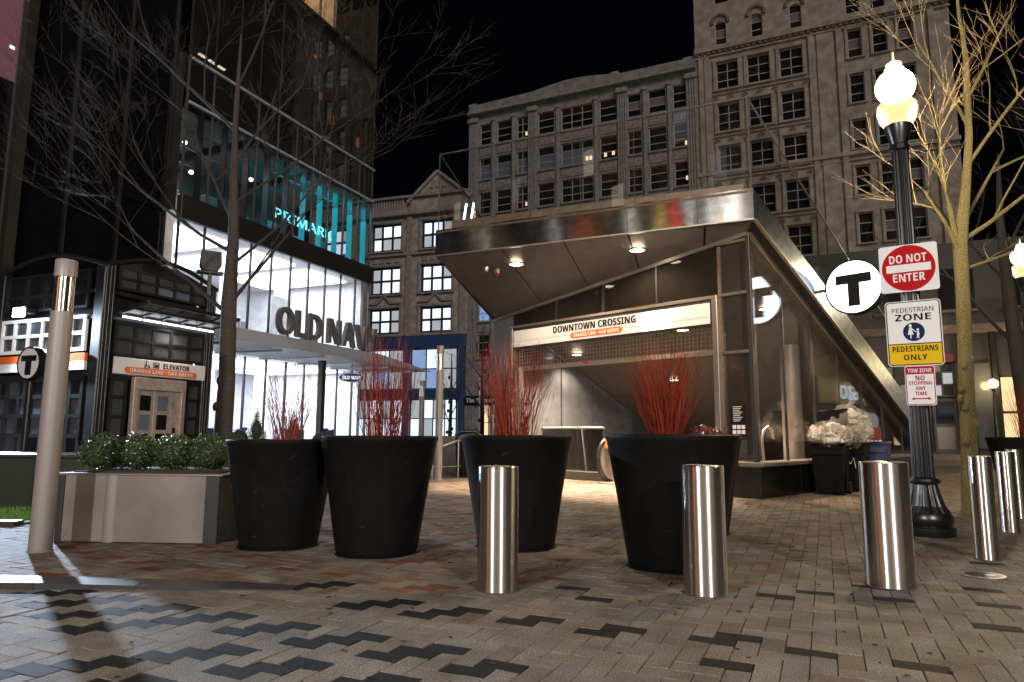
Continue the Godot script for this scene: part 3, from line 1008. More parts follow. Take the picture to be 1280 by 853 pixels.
	rl.bar(Vector3(LT.x, 7.99, LT.z - 0.08), Vector3(RT.x - 0.08, 7.99, RT.z - 0.08), 0.03, 0.03)
	rl.bar(Vector3(RT.x - 0.08, 7.99, RT.z - 0.08), Vector3(RT.x - 0.08, 7.99 - 4.8, RT.z - 9.68), 0.03, 0.03)
	rl.bar(Vector3(LT.x, 7.99, LT.z - 0.1), Vector3(LT.x - 1.1, 7.99 - 1.5, LT.z - 3.1), 0.03, 0.03)
	rl.bar(Vector3(RT.x - 0.07, 6.0, RT.z - 0.07), Vector3(RT.x - 0.07, 7.98, RT.z - 0.07), 0.022, 0.022)
	rl.bar(Vector3(LT.x, 6.05, LT.z - 0.08), Vector3(LT.x, 7.98, LT.z - 0.08), 0.022, 0.022)
	for i in [1, 2, 3, 4, 5]: rl.bar(LT.lerp(RT, i / 6.0) + Vector3(0, FH, -0.08), LT.lerp(RT, i / 6.0) + Vector3(0, FH + 1.95, -0.08), 0.008, 0.014)
	part("screen_rail", rl, M.grey_mullion, h)
	# added twin tubes and arm, standing in for a tube reflection in the screen
	var tb := MB.new()
	tb.tube([Vector3(-6.3, 6.3, 1.9), Vector3(-6.3, 6.75, 1.9), Vector3(-6.2, 6.95, 2.0), Vector3(-6.0, 6.85, 2.2)], [0.025, 0.025, 0.025, 0.02], 8)
	var added_tube_arm := part("added_tube_arm", tb, M.trim_steel, h)
	for k in 2:
		var tl := MB.new()
		tl.tube([Vector3(-6.0 - 0.16 * k, 6.82, 2.2 + 0.1 * k), Vector3(-5.72 - 0.16 * k, 6.3, 2.5 + 0.1 * k)], [0.025, 0.025], 8)
		part("reflected_tube", tl, M.lamp_white, added_tube_arm)

func downlight(at: Vector3, e: float, parent: Node, r: float, angle := 62.0) -> void:
	var b := MB.new()
	b.lathe([Vector2(r, -0.012), Vector2(r * 1.25, -0.012), Vector2(r * 1.25, 0.02)], 24)
	var f := part("downlight", b, M.trim_steel, parent, at)
	var g := MB.new()
	g.lathe([Vector2(0.0, -0.02), Vector2(r * 0.8, -0.018), Vector2(r, -0.008)], 24)
	part("lamp_lens", g, M.lamp_warm, f)
	spot("downlight_beam", at + Vector3(0, -0.05, 0), Vector3(0, -1, 0.02), Color(1.0, 0.87, 0.73), e, angle, 0.1, parent)
	if angle < 40.0: spot("downlight_spill", at + Vector3(0, -0.05, 0), Vector3(0, -1, 0.02), Color(1.0, 0.87, 0.73), e * 0.1, 80.0, 0.1, parent)

# ---------------------------------------------------------------- the street wall behind
func grey_building() -> void:
	var B := thing("grey_office_building", "grey stone office building with curved parapet and three rows of window bays", "building", Vector3(16.6, 0, -60), facing(0.908, 0.42))
	# x = -s
	var wins := [[-22.17, -20.87, 1, 3], [-20.16, -18.51, 1, 3], [-17.85, -16.66, 2, 3], [-15.49, -13.71, 1, 3], [-12.95, -9.64, 3, 3], [-8.92, -7.2, 1, 3], [-6.11, -4.79, 1, 3], [-4.06, -2.4, 1, 3], [-1.74, -0.39, 1, 3]]
	var holes := []
	var fl := []
	for k in 7:
		var y := 31.35 - 3.78 * k
		for w in wins:
			holes.append(Rect2(w[0], y, w[1] - w[0], 2.35))
			fl.append([k, w])
	# shop front and show windows near the pavement, left of the station
	for q in [Rect2(-22.0, 0.3, 3.2, 3.6), Rect2(-18.6, 0.3, 5.0, 3.6), Rect2(-13.2, 0.3, 5.0, 3.6), Rect2(-7.6, 0.3, 5.0, 3.6)]: holes.append(q)
	var b := MB.new()
	wall_with_holes(b, -23.4, 0.4, 0, 35.0, holes, 0.3)
	b.box(Vector3(-11.5, 17, -6.6), Vector3(23.7, 34, 12))
	part("wall", b, M.grey_stone, B)
	var t := MB.new()
	for x in [-22.95, -16.07, -6.62, 0.0]:             # broad pilasters, fluted
		for k in 4: t.box(Vector3(x - 0.36 + 0.24 * k, 17.3, 0.12), Vector3(0.13, 33.5, 0.24), 0.02)
		t.box(Vector3(x, 17.3, 0.06), Vector3(1.0, 33.6, 0.14))
		t.box(Vector3(x, 34.2, 0.2), Vector3(1.15, 0.5, 0.45), 0.04)
	for x in [-20.5, -18.2, -13.3, -9.28, -4.42, -2.07]:
		t.box(Vector3(x, 17.3, 0.1), Vector3(0.3, 33.2, 0.2), 0.03)
		t.box(Vector3(x, 33.95, 0.15), Vector3(0.42, 0.35, 0.34), 0.03)
	for k in 7:
		var y := 31.35 - 3.78 * k
		for w in wins:
			var c: float = (w[0] + w[1]) * 0.5
			var ww: float = w[1] - w[0]
			t.box(Vector3(c, y - 0.1, 0.1), Vector3(ww + 0.1, 0.18, 0.22), 0.02)
			t.box(Vector3(c, y - 0.78, 0.04), Vector3(ww, 0.8, 0.09), 0.02)
			for i in 3: t.box(Vector3(c + (i - 1) * ww * 0.3, y - 0.78, 0.09), Vector3(ww * 0.2, 0.4, 0.06), 0.02)
	t.box(Vector3(-11.5, 34.9, 0.3), Vector3(24.0, 0.25, 0.7), 0.05)
	part("stone_trim", t, M.grey_stone_trim, B)
	var p := MB.new()
	var poly := PackedVector2Array([Vector2(-23.5, 35.0), Vector2(0.5, 35.0), Vector2(0.5, 36.2), Vector2(-0.6, 36.2), Vector2(-0.6, 36.05), Vector2(-6.9, 36.05), Vector2(-6.9, 36.35), Vector2(-7.6, 36.35)])
	for i in 13:
		var a := i / 12.0
		poly.append(Vector2(-7.8 - 7.8 * a, 36.2 + 0.4 * sin(PI * a)))
	poly.append(Vector2(-16.2, 36.15)); poly.append(Vector2(-22.6, 36.0)); poly.append(Vector2(-22.6, 36.2)); poly.append(Vector2(-23.5, 36.2))
	p.prism(poly, -0.6, 0.15)
	part("parapet", p, M.grey_stone, B)
	var looks := {"d": [M.night_glass, M.night_glass, M.night_glass_brown], "b": [M.blind_reflection_blue, M.blind_reflection_blue, M.night_glass], "g": [M.night_glass, M.blind_grey, M.night_glass]}
	var plan := ["ddddddggd", "bbbbbdddd", "ddddddddd"]
	for q in fl:
		var k: int = q[0]
		var w: Array = q[1]
		var i := wins.find(w)
		var code: String = plan[k][i] if k < 3 else ["d", "g", "d", "b"][(i * 3 + k) % 4]
		var set_: Array = looks[code]
		var gl := []
		for r in w[3]:
			for cc in w[2]: gl.append(set_[r] if r < set_.size() else M.night_glass)
		if k == 5 and i == 0: gl = [M.window_lit_blue]
		window(B, Rect2(w[0], 31.35 - 3.78 * k, w[1] - w[0], 2.35), w[2], w[3], -0.2, M.window_frame, gl)
	# a few desk lamps seen through the upper panes
	for q in [[-16.8, 31.7], [-10.3, 27.9], [-8.4, 27.95], [-0.6, 24.4], [-16.8, 24.15], [-0.6, 27.8], [-9.9, 27.9], [-7.6, 28.0]]:
		var s := MB.new()
		s.box(Vector3.ZERO, Vector3(0.28, 0.4, 0.04), 0.02)
		part("desk_lamp", s, M.window_lit_warm, B, Vector3(q[0], q[1] + 0.15, -0.16))
	# shop fronts
	var names := ["", "", "", ""]
	for k in 4:
		var x0: float = [-22.0, -18.6, -13.2, -7.6][k]
		var w: float = [3.2, 5.0, 5.0, 5.0][k]
		window(B, Rect2(x0, 0.3, w, 3.6), 3, 2, -0.2, M.window_frame_dark, [M.window_lit_warm, M.window_lit_dim, M.window_lit_warm])
	boxpart("shop_sign", Vector3(-20.2, 4.35, 0.25), Vector3(8.8, 0.9, 0.3), M.sign_black, B, 0.03)
	words("The Diamond & Gold Store", M.sign_white, B, Vector3(-19.6, 4.35, 0.42), 0.42, 7.2, 0.02, "Droid Serif")
	boxpart("number_plate", Vector3(-24.0, 4.35, 0.42), Vector3(0.7, 0.7, 0.04), M.white, B)
	words("387", M.sign_black, B, Vector3(-24.0, 4.35, 0.45), 0.3, 0.5, 0.01)

func tall_building() -> void:
	var B := thing("tall_stone_building", "tall beige stone building with arched top windows behind the station", "building", Vector3(16.6, 0, -60), facing(0.908, 0.42))
	var holes := []
	var fl := []
	for k in 8:
		var y := 32.4 - 4.05 * k
		if y < 0.5: y = 0.5
		for x in [2.3, 5.0, 7.72]:
			holes.append(Rect2(x, y, 1.9, 2.62)); fl.append([k, 2])
		for x in [13.17, 15.06, 16.95]:
			holes.append(Rect2(x, y + 0.55, 1.08, 2.55)); fl.append([k, 1])
		for x in [20.8, 22.9]:
			pass
	for x in [2.3, 5.45, 8.7]:
		holes.append(Rect2(x, 36.75, 1.0, 2.3)); fl.append([9, 1])
	for x in [13.17, 15.06, 16.95]:
		holes.append(Rect2(x, 37.0, 1.08, 2.4)); fl.append([9, 1])
	for k in 2:
		for x in [2.3, 5.0, 7.72, 13.17, 15.06, 16.95]:
			holes.append(Rect2(x, 40.9 + 4.05 * k, 1.3, 2.4)); fl.append([10, 1])
	var b := MB.new()
	wall_with_holes(b, 0.45, 20.6, 0, 50.0, holes, 0.35)
	b.box(Vector3(10.5, 25, -7.4), Vector3(20.1, 50, 14))
	part("wall", b, M.limestone, B)
	var t := MB.new()
	for q in [[36.35, 0.5, 0.45], [35.75, 0.2, 0.2], [24.4, 0.35, 0.3], [23.85, 0.15, 0.16], [8.0, 0.5, 0.4]]:
		t.box(Vector3(10.55, q[0], q[2] * 0.5), Vector3(20.3, q[1], q[2]), 0.04)
	for x in [0.95, 1.45, 10.3, 12.5, 19.3]:
		t.box(Vector3(x, 18, 0.1), Vector3(0.45, 36, 0.2), 0.03)
	t.box(Vector3(11.4, 18, 0.06), Vector3(1.3, 36, 0.12), 0.02)
	for k in 8:
		var y := 32.4 - 4.05 * k
		if y < 0.5: continue
		for x in [2.3, 5.0, 7.72]:
			frame_trim(t, Rect2(x, y, 1.9, 2.62), 0.28, 0.14)
		for x in [13.17, 15.06, 16.95]:
			frame_trim(t, Rect2(x, y + 0.52, 1.08, 2.55), 0.2, 0.12)
		t.box(Vector3(6.0, y - 0.5, 0.08), Vector3(8.2, 0.12, 0.16), 0.02)
	part("stone_trim", t, M.limestone, B)
	var o := MB.new()
	var mark := MB.new()
	for k in 6:
		var y := 32.4 - 4.05 * k
		for i in 7:
			o.xf = Transform3D(Basis(Vector3.RIGHT, PI / 2), Vector3(2.2 + i * 1.27, y - 0.95, 0.0))
			o.lathe([Vector2(0.3, 0.0), Vector2(0.28, 0.1), Vector2(0.17, 0.12), Vector2(0.14, 0.06), Vector2(0.0, 0.14)], 10)
		for i in 30:     # little dentils under the belt
			pass
	for x in [2.3, 5.45, 8.7]:                    # arched surrounds
		for i in 9:
			var a := PI * i / 8.0
			o.xf = Transform3D(Basis(Vector3(0, 0, 1), a - PI / 2), Vector3(x + 0.5 + cos(a) * 0.72, 39.0 + sin(a) * 0.72, 0.08))
			o.box(Vector3.ZERO, Vector3(0.3, 0.26, 0.24), 0.03)
	o.xf = Transform3D()
	for i in 40:
		o.box(Vector3(0.7 + i * 0.5, 36.02, 0.2), Vector3(0.24, 0.24, 0.26))
	var oo := part("carved_ornament", o, M.limestone_dark, B)
	oo.set_meta("kind", "stuff")
	for i in fl.size():
		var r: Rect2 = holes[i]
		var q: Array = fl[i]
		var gl := [M.night_glass, M.night_glass, M.night_glass_brown]
		if q[0] == 9: gl = [M.night_glass, M.night_glass, M.blind_grey]
		if q[1] == 1 and (i * 7) % 5 < 2: gl = [M.night_glass_brown, M.blind_grey, M.night_glass_brown]
		window(B, r, q[1], 3, -0.25, M.window_frame, gl)
	for x in [2.3, 5.45, 8.7]:                    # spandrels that round off the heads of the arched windows
		var s := MB.new()
		var arc := PackedVector2Array([Vector2(0, 0), Vector2(0, 0.5)])
		for i in 7:
			var a := PI * 0.5 + PI * 0.5 * i / 6.0
			arc.append(Vector2(0.5 + cos(a) * 0.5, sin(a) * 0.5))
		s.xf = Transform3D(Basis(), Vector3(x, 38.56, 0))
		s.prism(arc_corner(false), -0.2, -0.01)
		s.prism(arc_corner(true), -0.2, -0.01)
		part("arch_head", s, M.limestone, B)

func arc_corner(mirror: bool) -> PackedVector2Array:
	var p := PackedVector2Array()
	p.append(Vector2(0, 0)); p.append(Vector2(0, 0.5)); p.append(Vector2(0.5, 0.5))
	for i in range(1, 6):
		var a := PI * 0.5 + PI * 0.5 * i / 6.0
		p.append(Vector2(0.5 + cos(a) * 0.5, sin(a) * 0.5))
	if mirror:
		for i in p.size(): p[i].x = 1.0 - p[i].x
	return p

func frame_trim(t: MB, r: Rect2, w: float, d: float) -> void:
	t.box(Vector3(r.position.x - w * 0.5, r.position.y + r.size.y * 0.5, d * 0.5), Vector3(w, r.size.y + w, d), 0.02)
	t.box(Vector3(r.end.x + w * 0.5, r.position.y + r.size.y * 0.5, d * 0.5), Vector3(w, r.size.y + w, d), 0.02)
	t.box(Vector3(r.get_center().x, r.end.y + w * 0.6, d * 0.6), Vector3(r.size.x + w * 2.2, w, d * 1.2), 0.02)
	t.box(Vector3(r.get_center().x, r.position.y - w * 0.4, d * 0.8), Vector3(r.size.x + w * 2.2, w * 0.7, d * 1.6), 0.02)

func pink_building() -> void:
	var B := thing("gabled_stone_building", "dusky pink stone building with lit windows, gable and blue shop below", "building", Vector3(-4.66, 0, -69.5), facing(0.95, 0.312))
	B.scale = Vector3.ONE * 1.255
	var holes := []
	var lit := []
	for k in 3:
		var y: float = [16.4, 12.6, 9.15][k]
		for x in [-14.2, -9.13, -4.32]:
			holes.append(Rect2(x, y, 2.95, [2.5, 2.45, 2.25][k]))
	var b := MB.new()
	wall_with_holes(b, -15.4, 0.0, 8.9, 20.0, holes, 0.35)
	b.box(Vector3(-7.7, 14.4, -6.4), Vector3(15.4, 11.0, 12))
	b.box(Vector3(-7.7, 4.4, -6.5), Vector3(15.4, 8.8, 12))
	part("wall", b, M.pink_stone, B)
	var t := MB.new()
	for x in [-15.2, -10.2, -5.4, -0.4]: t.box(Vector3(x, 14.5, 0.1), Vector3(0.5, 11, 0.2), 0.03)
	t.box(Vector3(-7.7, 19.55, 0.2), Vector3(15.6, 0.3, 0.5), 0.05)
	t.box(Vector3(-7.7, 21.1, 0.12), Vector3(15.6, 0.25, 0.4), 0.04)
	t.box(Vector3(-7.7, 16.0, 0.12), Vector3(15.5, 0.22, 0.28), 0.03)
	t.box(Vector3(-7.7, 9.0, 0.15), Vector3(15.5, 0.25, 0.34), 0.03)
	for i in holes.size():
		frame_trim(t, holes[i], 0.2, 0.14)
	for x in [-12.7, -7.65, -2.85]:
		for y in [11.75]:
			t.xf = Transform3D(Basis(), Vector3(x, y, 0))
			t.prism(PackedVector2Array([Vector2(-1.6, 0), Vector2(-0.6, 0), Vector2(0, 0.65), Vector2(0.6, 0), Vector2(1.6, 0), Vector2(1.6, 0.14), Vector2(0.7, 0.14), Vector2(0, 0.86), Vector2(-0.7, 0.14), Vector2(-1.6, 0.14)]), 0.0, 0.2)
			t.xf = Transform3D()
			for j in 3: t.box(Vector3(x - 0.5 + 0.5 * j, y - 0.25, 0.06), Vector3(0.3, 0.25, 0.12), 0.02)
			for j in 4: t.box(Vector3(x - 1.05 + 0.7 * j, 15.55, 0.06), Vector3(0.5, 0.4, 0.1), 0.02)
	part("stone_trim", t, M.pink_stone_dark, B)
	var bal := MB.new()
	for i in 36:
		bal.box(Vector3(-15.2 + i * 0.26, 20.35, 0.05), Vector3(0.11, 1.3, 0.16))
	bal.box(Vector3(-10.3, 20.3, -0.3), Vector3(10.0, 1.4, 0.3))
	var bo := part("balusters", bal, M.pink_stone, B)
	bo.set_meta("kind", "stuff")
	var g := MB.new()
	g.prism(PackedVector2Array([Vector2(-5.4, 19.7), Vector2(0.1, 19.7), Vector2(0.1, 20.6), Vector2(-2.85, 23.1), Vector2(-5.4, 20.6)]), -0.8, 0.05)
	g.bar(Vector3(-5.6, 20.6, 0.12), Vector3(-2.85, 23.15, 0.12), 0.3, 0.25)
	g.bar(Vector3(0.3, 20.6, 0.12), Vector3(-2.85, 23.15, 0.12), 0.3, 0.25)
	for i in 9: g.box(Vector3(-2.85 + (i % 3 - 1) * 0.5, 21.0 + (i / 3) * 0.4, 0.1), Vector3(0.3, 0.28, 0.12), 0.05)
	part("gable", g, M.pink_stone, B)
	var lw := [M.window_lit_white, M.window_lit_white, M.window_lit_dim, M.window_lit_white, M.window_lit_dim]
	for i in holes.size():
		window(B, holes[i], 3, 2, -0.25, M.window_frame_dark, [lw[i % 5], lw[(i + 1) % 5], lw[(i * 2) % 5], lw[(i + 3) % 5], M.window_lit_white, lw[(i + 2) % 5]], 0.2)
	# blue shop front
	var s := MB.new()
	s.box(Vector3(-7.7, 8.35, 0.15), Vector3(15.4, 1.0, 0.4), 0.04)
	s.box(Vector3(-7.7, 4.0, 0.12), Vector3(15.4, 0.75, 0.3), 0.04)
	for x in [-15.1, -10.2, -5.35, -0.35]: s.box(Vector3(x, 4.1, 0.18), Vector3(0.45, 8.2, 0.42), 0.04)
	part("shop_frame", s, M.blue_paint, B)
	for x in [-14.7, -9.8, -4.95]:
		window(B, Rect2(x, 4.4, 4.2, 3.4), 3, 2, 0.05, M.blue_paint, [M.window_lit_dim, M.window_lit_blue, M.window_lit_dim, M.window_lit_blue, M.window_lit_white, M.window_lit_dim], 0.1)
		window(B, Rect2(x, 0.4, 4.2, 3.2), 4, 2, 0.05, M.window_frame_dark, [M.window_lit_white, M.window_lit_dim, M.window_lit_white, M.window_lit_white, M.window_lit_dim, M.window_lit_white, M.window_lit_dim], 0.09)
	boxpart("shop_base", Vector3(-7.7, 0.2, 0.1), Vector3(15.4, 0.4, 0.3), M.dark_band, B)

# ---------------------------------------------------------------- the glass tower with the clothes shop
func glass_tower() -> void:
	var T := thing("glass_tower", "dark glass tower with bright white clothes shop and teal lit floor", "building", Vector3(-7.5, 0, -35), facing(0.383, -0.924))
	var bw := 1.2
	var L := 12.0
	# inside: floors, back wall, end walls
	var fl := MB.new()
	for q in [[0.02, 0.1], [4.42, 0.36], [9.3, 0.7]]:
		fl.box(Vector3(-6.05, q[0], -4.1), Vector3(L, q[1], 7.9))
	part("floor", fl, M.store_floor, T)
	var iw := MB.new()
	iw.box(Vector3(-6.0, 4.6, -8.15), Vector3(L + 0.2, 9.0, 0.2))
	iw.box(Vector3(0.12, 4.6, -4.3), Vector3(0.2, 9.0, 7.6))
	iw.box(Vector3(-12.15, 4.6, -4.1), Vector3(0.2, 9.0, 7.9))
	for x in [-2.0, -5.6, -9.2]:
		iw.box(Vector3(x, 2.2, -5.0), Vector3(0.5, 4.2, 0.5))
		iw.box(Vector3(x, 6.7, -4.0), Vector3(0.5, 4.2, 0.5))
	iw.box(Vector3(-7.4, 1.9, -3.4), Vector3(2.6, 3.0, 0.12))
	iw.box(Vector3(-3.6, 6.2, -2.6), Vector3(1.4, 2.9, 0.12))
	part("shop_wall", iw, M.store_wall, T)
	var dark := MB.new()
	dark.box(Vector3(-6.0, 12.2, -8.1), Vector3(L, 6.0, 0.2))
	dark.box(Vector3(-12.15, 12.2, -4.1), Vector3(0.2, 6.0, 7.9))
	var hall := MB.new()
	hall.box(Vector3(-6.0, 12.0, -6.2), Vector3(11.6, 5.0, 0.15))
	for i in 6: hall.box(Vector3(-1.0 - i * 2.0, 13.6 - 0.25 * (i % 2), -3.2), Vector3(1.6, 0.12, 5.0))
	for i in 9: hall.box(Vector3(-1.0 - i * 1.25, 10.4, -2.4 - 0.6 * (i % 3)), Vector3(0.7, 1.4, 0.3), 0.05)
	part("hall_wall", hall, M.canopy_soffit, T)
	dark.box(Vector3(-6.0, 15.15, -4.1), Vector3(L, 0.14, 7.8))
	dark.box(Vector3(-6.0, 23.0, -8.1), Vector3(L, 16.0, 0.2))
	dark.box(Vector3(-17.5, 16.0, -4.1), Vector3(0.3, 32.0, 8.0))
	for y in [20.65, 26.0, 31.2]: dark.box(Vector3(-17.5, y, -4.1), Vector3(34.9, 0.7, 7.8))
	dark.box(Vector3(-17.6, 31.9, -4.1), Vector3(35.4, 0.4, 8.4))
	part("inner_wall", dark, M.dark_band, T)
	var body := MB.new()
	body.box(Vector3(-24.0, 15.5, -4.3), Vector3(23.4, 31.0, 7.6))
	part("body", body, M.tower_glass, T)
	# ceiling panels of the shop with the light they give
	for y in [4.2, 8.9]:
		for k in 3:
			boxpart("ceiling_light", Vector3(-2.1 - 3.9 * k, y, -3.6), Vector3(3.0, 0.04, 5.2), M.lamp_white, T)
			area("shop_light", Vector3(-2.1 - 3.9 * k, y - 0.05, -3.6), Vector2(3.0, 5.2), Color(0.9, 0.95, 1.0), 40.0 if y < 5.0 else 20.0, T)
	# bright goods on rails
	for i in 18:
		var c := MB.new()
		for j in 9: c.box(Vector3(0, rng.randf_range(-0.04, 0.04), -0.4 + j * 0.1), Vector3(rng.randf_range(0.3, 0.5), rng.randf_range(0.6, 0.9), 0.05), 0.02)
		var up: bool = i % 2 == 1
		var ro := part("clothes_rail", c, [M.sign_blue, M.blind_grey, M.store_wall, M.canopy_white, M.blind_reflection_blue, M.store_wall][i % 6], self, T.transform * Vector3(-0.9 - 0.62 * i, 5.6 if up else 0.9, -1.6 - (i % 4) * 0.9), T.rotation.y)
		tag(ro, "row of hanging clothes on the shop's upper floor behind the canopy letters" if up else "row of hanging clothes on the shop's ground floor below the canopy", "clothes rail", "clothes rails inside the clothes shop")
	# curtain wall: panes bay by bay
	var levels := [[0.1, 4.18, M.glass], [4.68, 8.84, M.glass], [9.76, 13.26, M.teal_glass], [13.34, 15.0, M.smoked_glass], [15.2, 20.25, M.smoked_glass], [21.05, 25.6, M.smoked_glass], [26.4, 30.8, M.smoked_glass]]
	for i in 10:
		for q in levels:
			boxpart("glass_pane", Vector3(-bw * (i + 0.5), (q[0] + q[1]) * 0.5, 0), Vector3(bw - 0.05, q[1] - q[0], 0.02), M.glass if q[0] > 21.0 and q[0] < 22.0 and i > 2 and i < 7 else q[2], T)
	for i in 11:
		for q in levels:
			boxpart("mullion", Vector3(-bw * i - (0.03 if i == 0 else 0.0), (q[0] + q[1]) * 0.5, 0.0), Vector3(0.05, q[1] - q[0], 0.1), M.dark_frame if q[0] < 9.0 else (M.grey_mullion if q[0] < 14.0 else M.tower_mullion), T)
	for i in 13:
		for q in [[0.1, 4.4], [4.5, 9.0], [9.1, 14.9], [15.2, 20.25], [21.05, 25.6], [26.4, 30.8]]:
			boxpart("dark_pane", Vector3(-12.3 - 1.78 * (i + 0.5), (q[0] + q[1]) * 0.5, -0.42), Vector3(1.74, q[1] - q[0], 0.04), M.tower_glass, T)
	for i in 14:
		boxpart("mullion", Vector3(-12.3 - 1.78 * i, 15.5, -0.38), Vector3(0.07, 31.0, 0.12), M.grey_mullion if i == 3 else M.tower_mullion, T)
	var bands := MB.new()
	for q in [[8.86, 9.74, 0.16], [15.02, 15.18, 0.1], [20.28, 20.42, 0.08], [20.85, 21.02, 0.08], [25.65, 26.35, 0.06]]:
		bands.box(Vector3(-6.0, (q[0] + q[1]) * 0.5, -0.05 + q[2] * 0.5), Vector3(L + 0.1, q[1] - q[0], 0.1 + q[2]), 0.02)
	part("spandrel", bands, M.dark_band, T)
	var tr := MB.new()
	for y in [13.3, 15.03]: tr.box(Vector3(-6.0, y, 0.1), Vector3(L, 0.07, 0.12), 0.01)
	part("floor_edge", tr, M.canopy_white, T)
	# teal fins behind the mullions, brightest at the far end
	for i in 10:
		var fin := boxpart("light_fin", Vector3(-bw * i - 0.2, 11.0, -0.35), Vector3(0.05, 2.4, 0.3), M.led_teal if i < 5 else (M.led_teal_dim if i < 7 else M.grey_mullion), T)
		boxpart("fin_top", Vector3(0, 1.75, 0), Vector3(0.05, 1.08, 0.3), M.led_teal_dim if i < 5 else M.grey_mullion, fin)
		boxpart("upper_fin", Vector3(-bw * i - 0.2, 14.15, -0.35), Vector3(0.05, 1.6, 0.22), M.led_teal_dim if i < 1 else M.grey_mullion, T)
	area("teal_light", Vector3(-3.2, 13.1, -1.2), Vector2(5.0, 1.0), Color(0.08, 0.85, 0.95), 24.0, T)
	area("hall_light", Vector3(-9.5, 13.1, -3.2), Vector2(3.5, 3.0), Color(0.95, 0.9, 0.86), 8.0, T)
	words("PRIMARK", M.neon_teal, T, Vector3(-5.05, 10.62, -0.12), 0.44, 3.95, 0.03, "Droid Sans", false)
	for k in 5:
		boxpart("ceiling_tube", Vector3(-6.4, 12.9 - 0.04 * k, -1.2 - k * 1.4), Vector3(9.5, 0.03, 0.05), M.blind_grey, T)
	for q in [[-11.2, 12.2, -0.9], [-10.9, 11.1, -0.8], [-7.6, 12.0, -1.0], [-10.1, 10.6, -2.2]]:
		var lb := MB.new()
		lb.lathe([Vector2(0, -0.09), Vector2(0.07, -0.05), Vector2(0.09, 0), Vector2(0.07, 0.05), Vector2(0, 0.09)], 12)
		part("pendant_lamp", lb, M.lamp_warm, T, Vector3(q[0], q[1], q[2]))
	# a few lit offices higher up
	for q in [[-3.9, 17.5, 0.18, 0.35], [-2.95, 16.7, 0.22, 0.5], [-0.75, 16.4, 0.2, 0.5], [-4.4, 19.3, 0.3, 0.16]]:
		boxpart("office_light", Vector3(q[0], q[1], -0.3 if q[0] < -12.0 else -0.5), Vector3(q[2], q[3], 0.08), M.lamp_amber, T)
	for q in [[-3.6, 0.9], [-5.2, 0.5], [-6.3, 1.3], [-8.0, 1.0]]:
		boxpart("ceiling_disc", Vector3(q[0], 23.9, -1.4), Vector3(0.5, 0.5, 0.3), M.dark_frame, T, 0.1)
	boxpart("room_wall", Vector3(-5.8, 23.3, -2.6), Vector3(4.6, 4.5, 0.1), M.limestone, T)
	boxpart("room_end_wall", Vector3(-3.5, 23.3, -1.4), Vector3(0.1, 4.5, 2.4), M.limestone, T)
	area("room_light", Vector3(-5.8, 25.4, -1.3), Vector2(4.0, 1.6), Color(1.0, 0.78, 0.52), 26.0, T)
	for k in 3: boxpart("ceiling_lamp", Vector3(-9.4 - 0.5 * k, 16.25, -1.2), Vector3(0.34, 0.05, 0.12), M.lamp_warm, T)
	# a pink room with ceiling lamps where the tower is nearest
	boxpart("lit_room_window", Vector3(-18.05, 13.0, -0.37), Vector3(1.66, 3.4, 0.03), M.lamp_pink, T)
	for q in [[-17.75, 14.0], [-17.45, 13.5], [-17.85, 12.3], [-17.5, 12.2], [-17.55, 11.75]]:
		boxpart("room_lamp", Vector3(q[0], q[1], -0.34), Vector3(0.14, 0.1, 0.03), M.window_lit_white, T, 0.01)
	# the canopy over the shop doors
	var c := MB.new()
	var yb := 4.2
	for i in 6:
		var x0 := -13.4 + i * 2.33
		var x1 := x0 + 2.32
		var h0 := 0.42 * clampf((0.7 - x0) / 4.4, 0.06, 1.0)
		var h1 := 0.42 * clampf((0.7 - x1) / 4.4, 0.06, 1.0)
		var f := MB.new()
		slab(f, Vector3(x0, 4.18, 3.5), Vector3(x1, 4.18, 3.5), Vector3(x1, 4.18 + h1, 3.5), Vector3(x0, 4.18 + h0, 3.5), 0.08)
		part("canopy_fascia", f, M.canopy_white, T)
		var s := MB.new()
		slab(s, Vector3(x0, 4.2, 3.4), Vector3(x0, 4.22, 0.08), Vector3(x1, 4.22, 0.08), Vector3(x1, 4.2, 3.4), 0.05)
		part("canopy_soffit", s, M.canopy_soffit, T)
		var rib := MB.new()
		rib.prism(PackedVector2Array([Vector2(-0.1, 4.16), Vector2(-3.3, 4.12), Vector2(-3.3, 4.2), Vector2(-0.1, 4.24)]), 0.0, 0.05)
		part("canopy_rib", rib, M.canopy_white, T, Vector3(x0 + 1.0, -0.05, 0), PI / 2)
	boxpart("canopy_top", Vector3(-8.4, 4.54, 1.72), Vector3(9.8, 0.05, 3.4), M.dark_band, T)
	boxpart("canopy_post", Vector3(-6.6, 2.05, 2.4), Vector3(0.24, 4.1, 0.24), M.dark_frame, T, 0.01)
	var xs := [-10.05, -9.2, -8.4, -7.2, -6.25, -5.35, -4.62]
	var ws := [0.86, 0.55, 0.8, 0.82, 0.88, 0.85, 0.8]
	for i in 7:
		words("OLDNAVY"[i], M.letter_grey, T, Vector3(xs[i], 5.18, 3.38), 0.98, ws[i], 0.16, "Droid Sans", true, "letter")
	# hanging oval sign
	var ov := thing("oval_shop_sign", "small blue oval sign hanging under the white shop canopy", "sign", T.transform * Vector3(-4.55, 3.55, 2.4), facing(0.93, -0.37))
	var e := PackedVector2Array()
	var e2 := PackedVector2Array()
	for i in 32:
		var a := TAU * i / 32.0
		e.append(Vector2(cos(a) * 0.56, sin(a) * 0.21)); e2.append(Vector2(cos(a) * 0.52, sin(a) * 0.175))
	var ob := MB.new(); ob.prism(e, -0.05, 0.03)
	part("rim", ob, M.white, ov)
	var oc := MB.new(); oc.prism(e2, 0.0, 0.035)
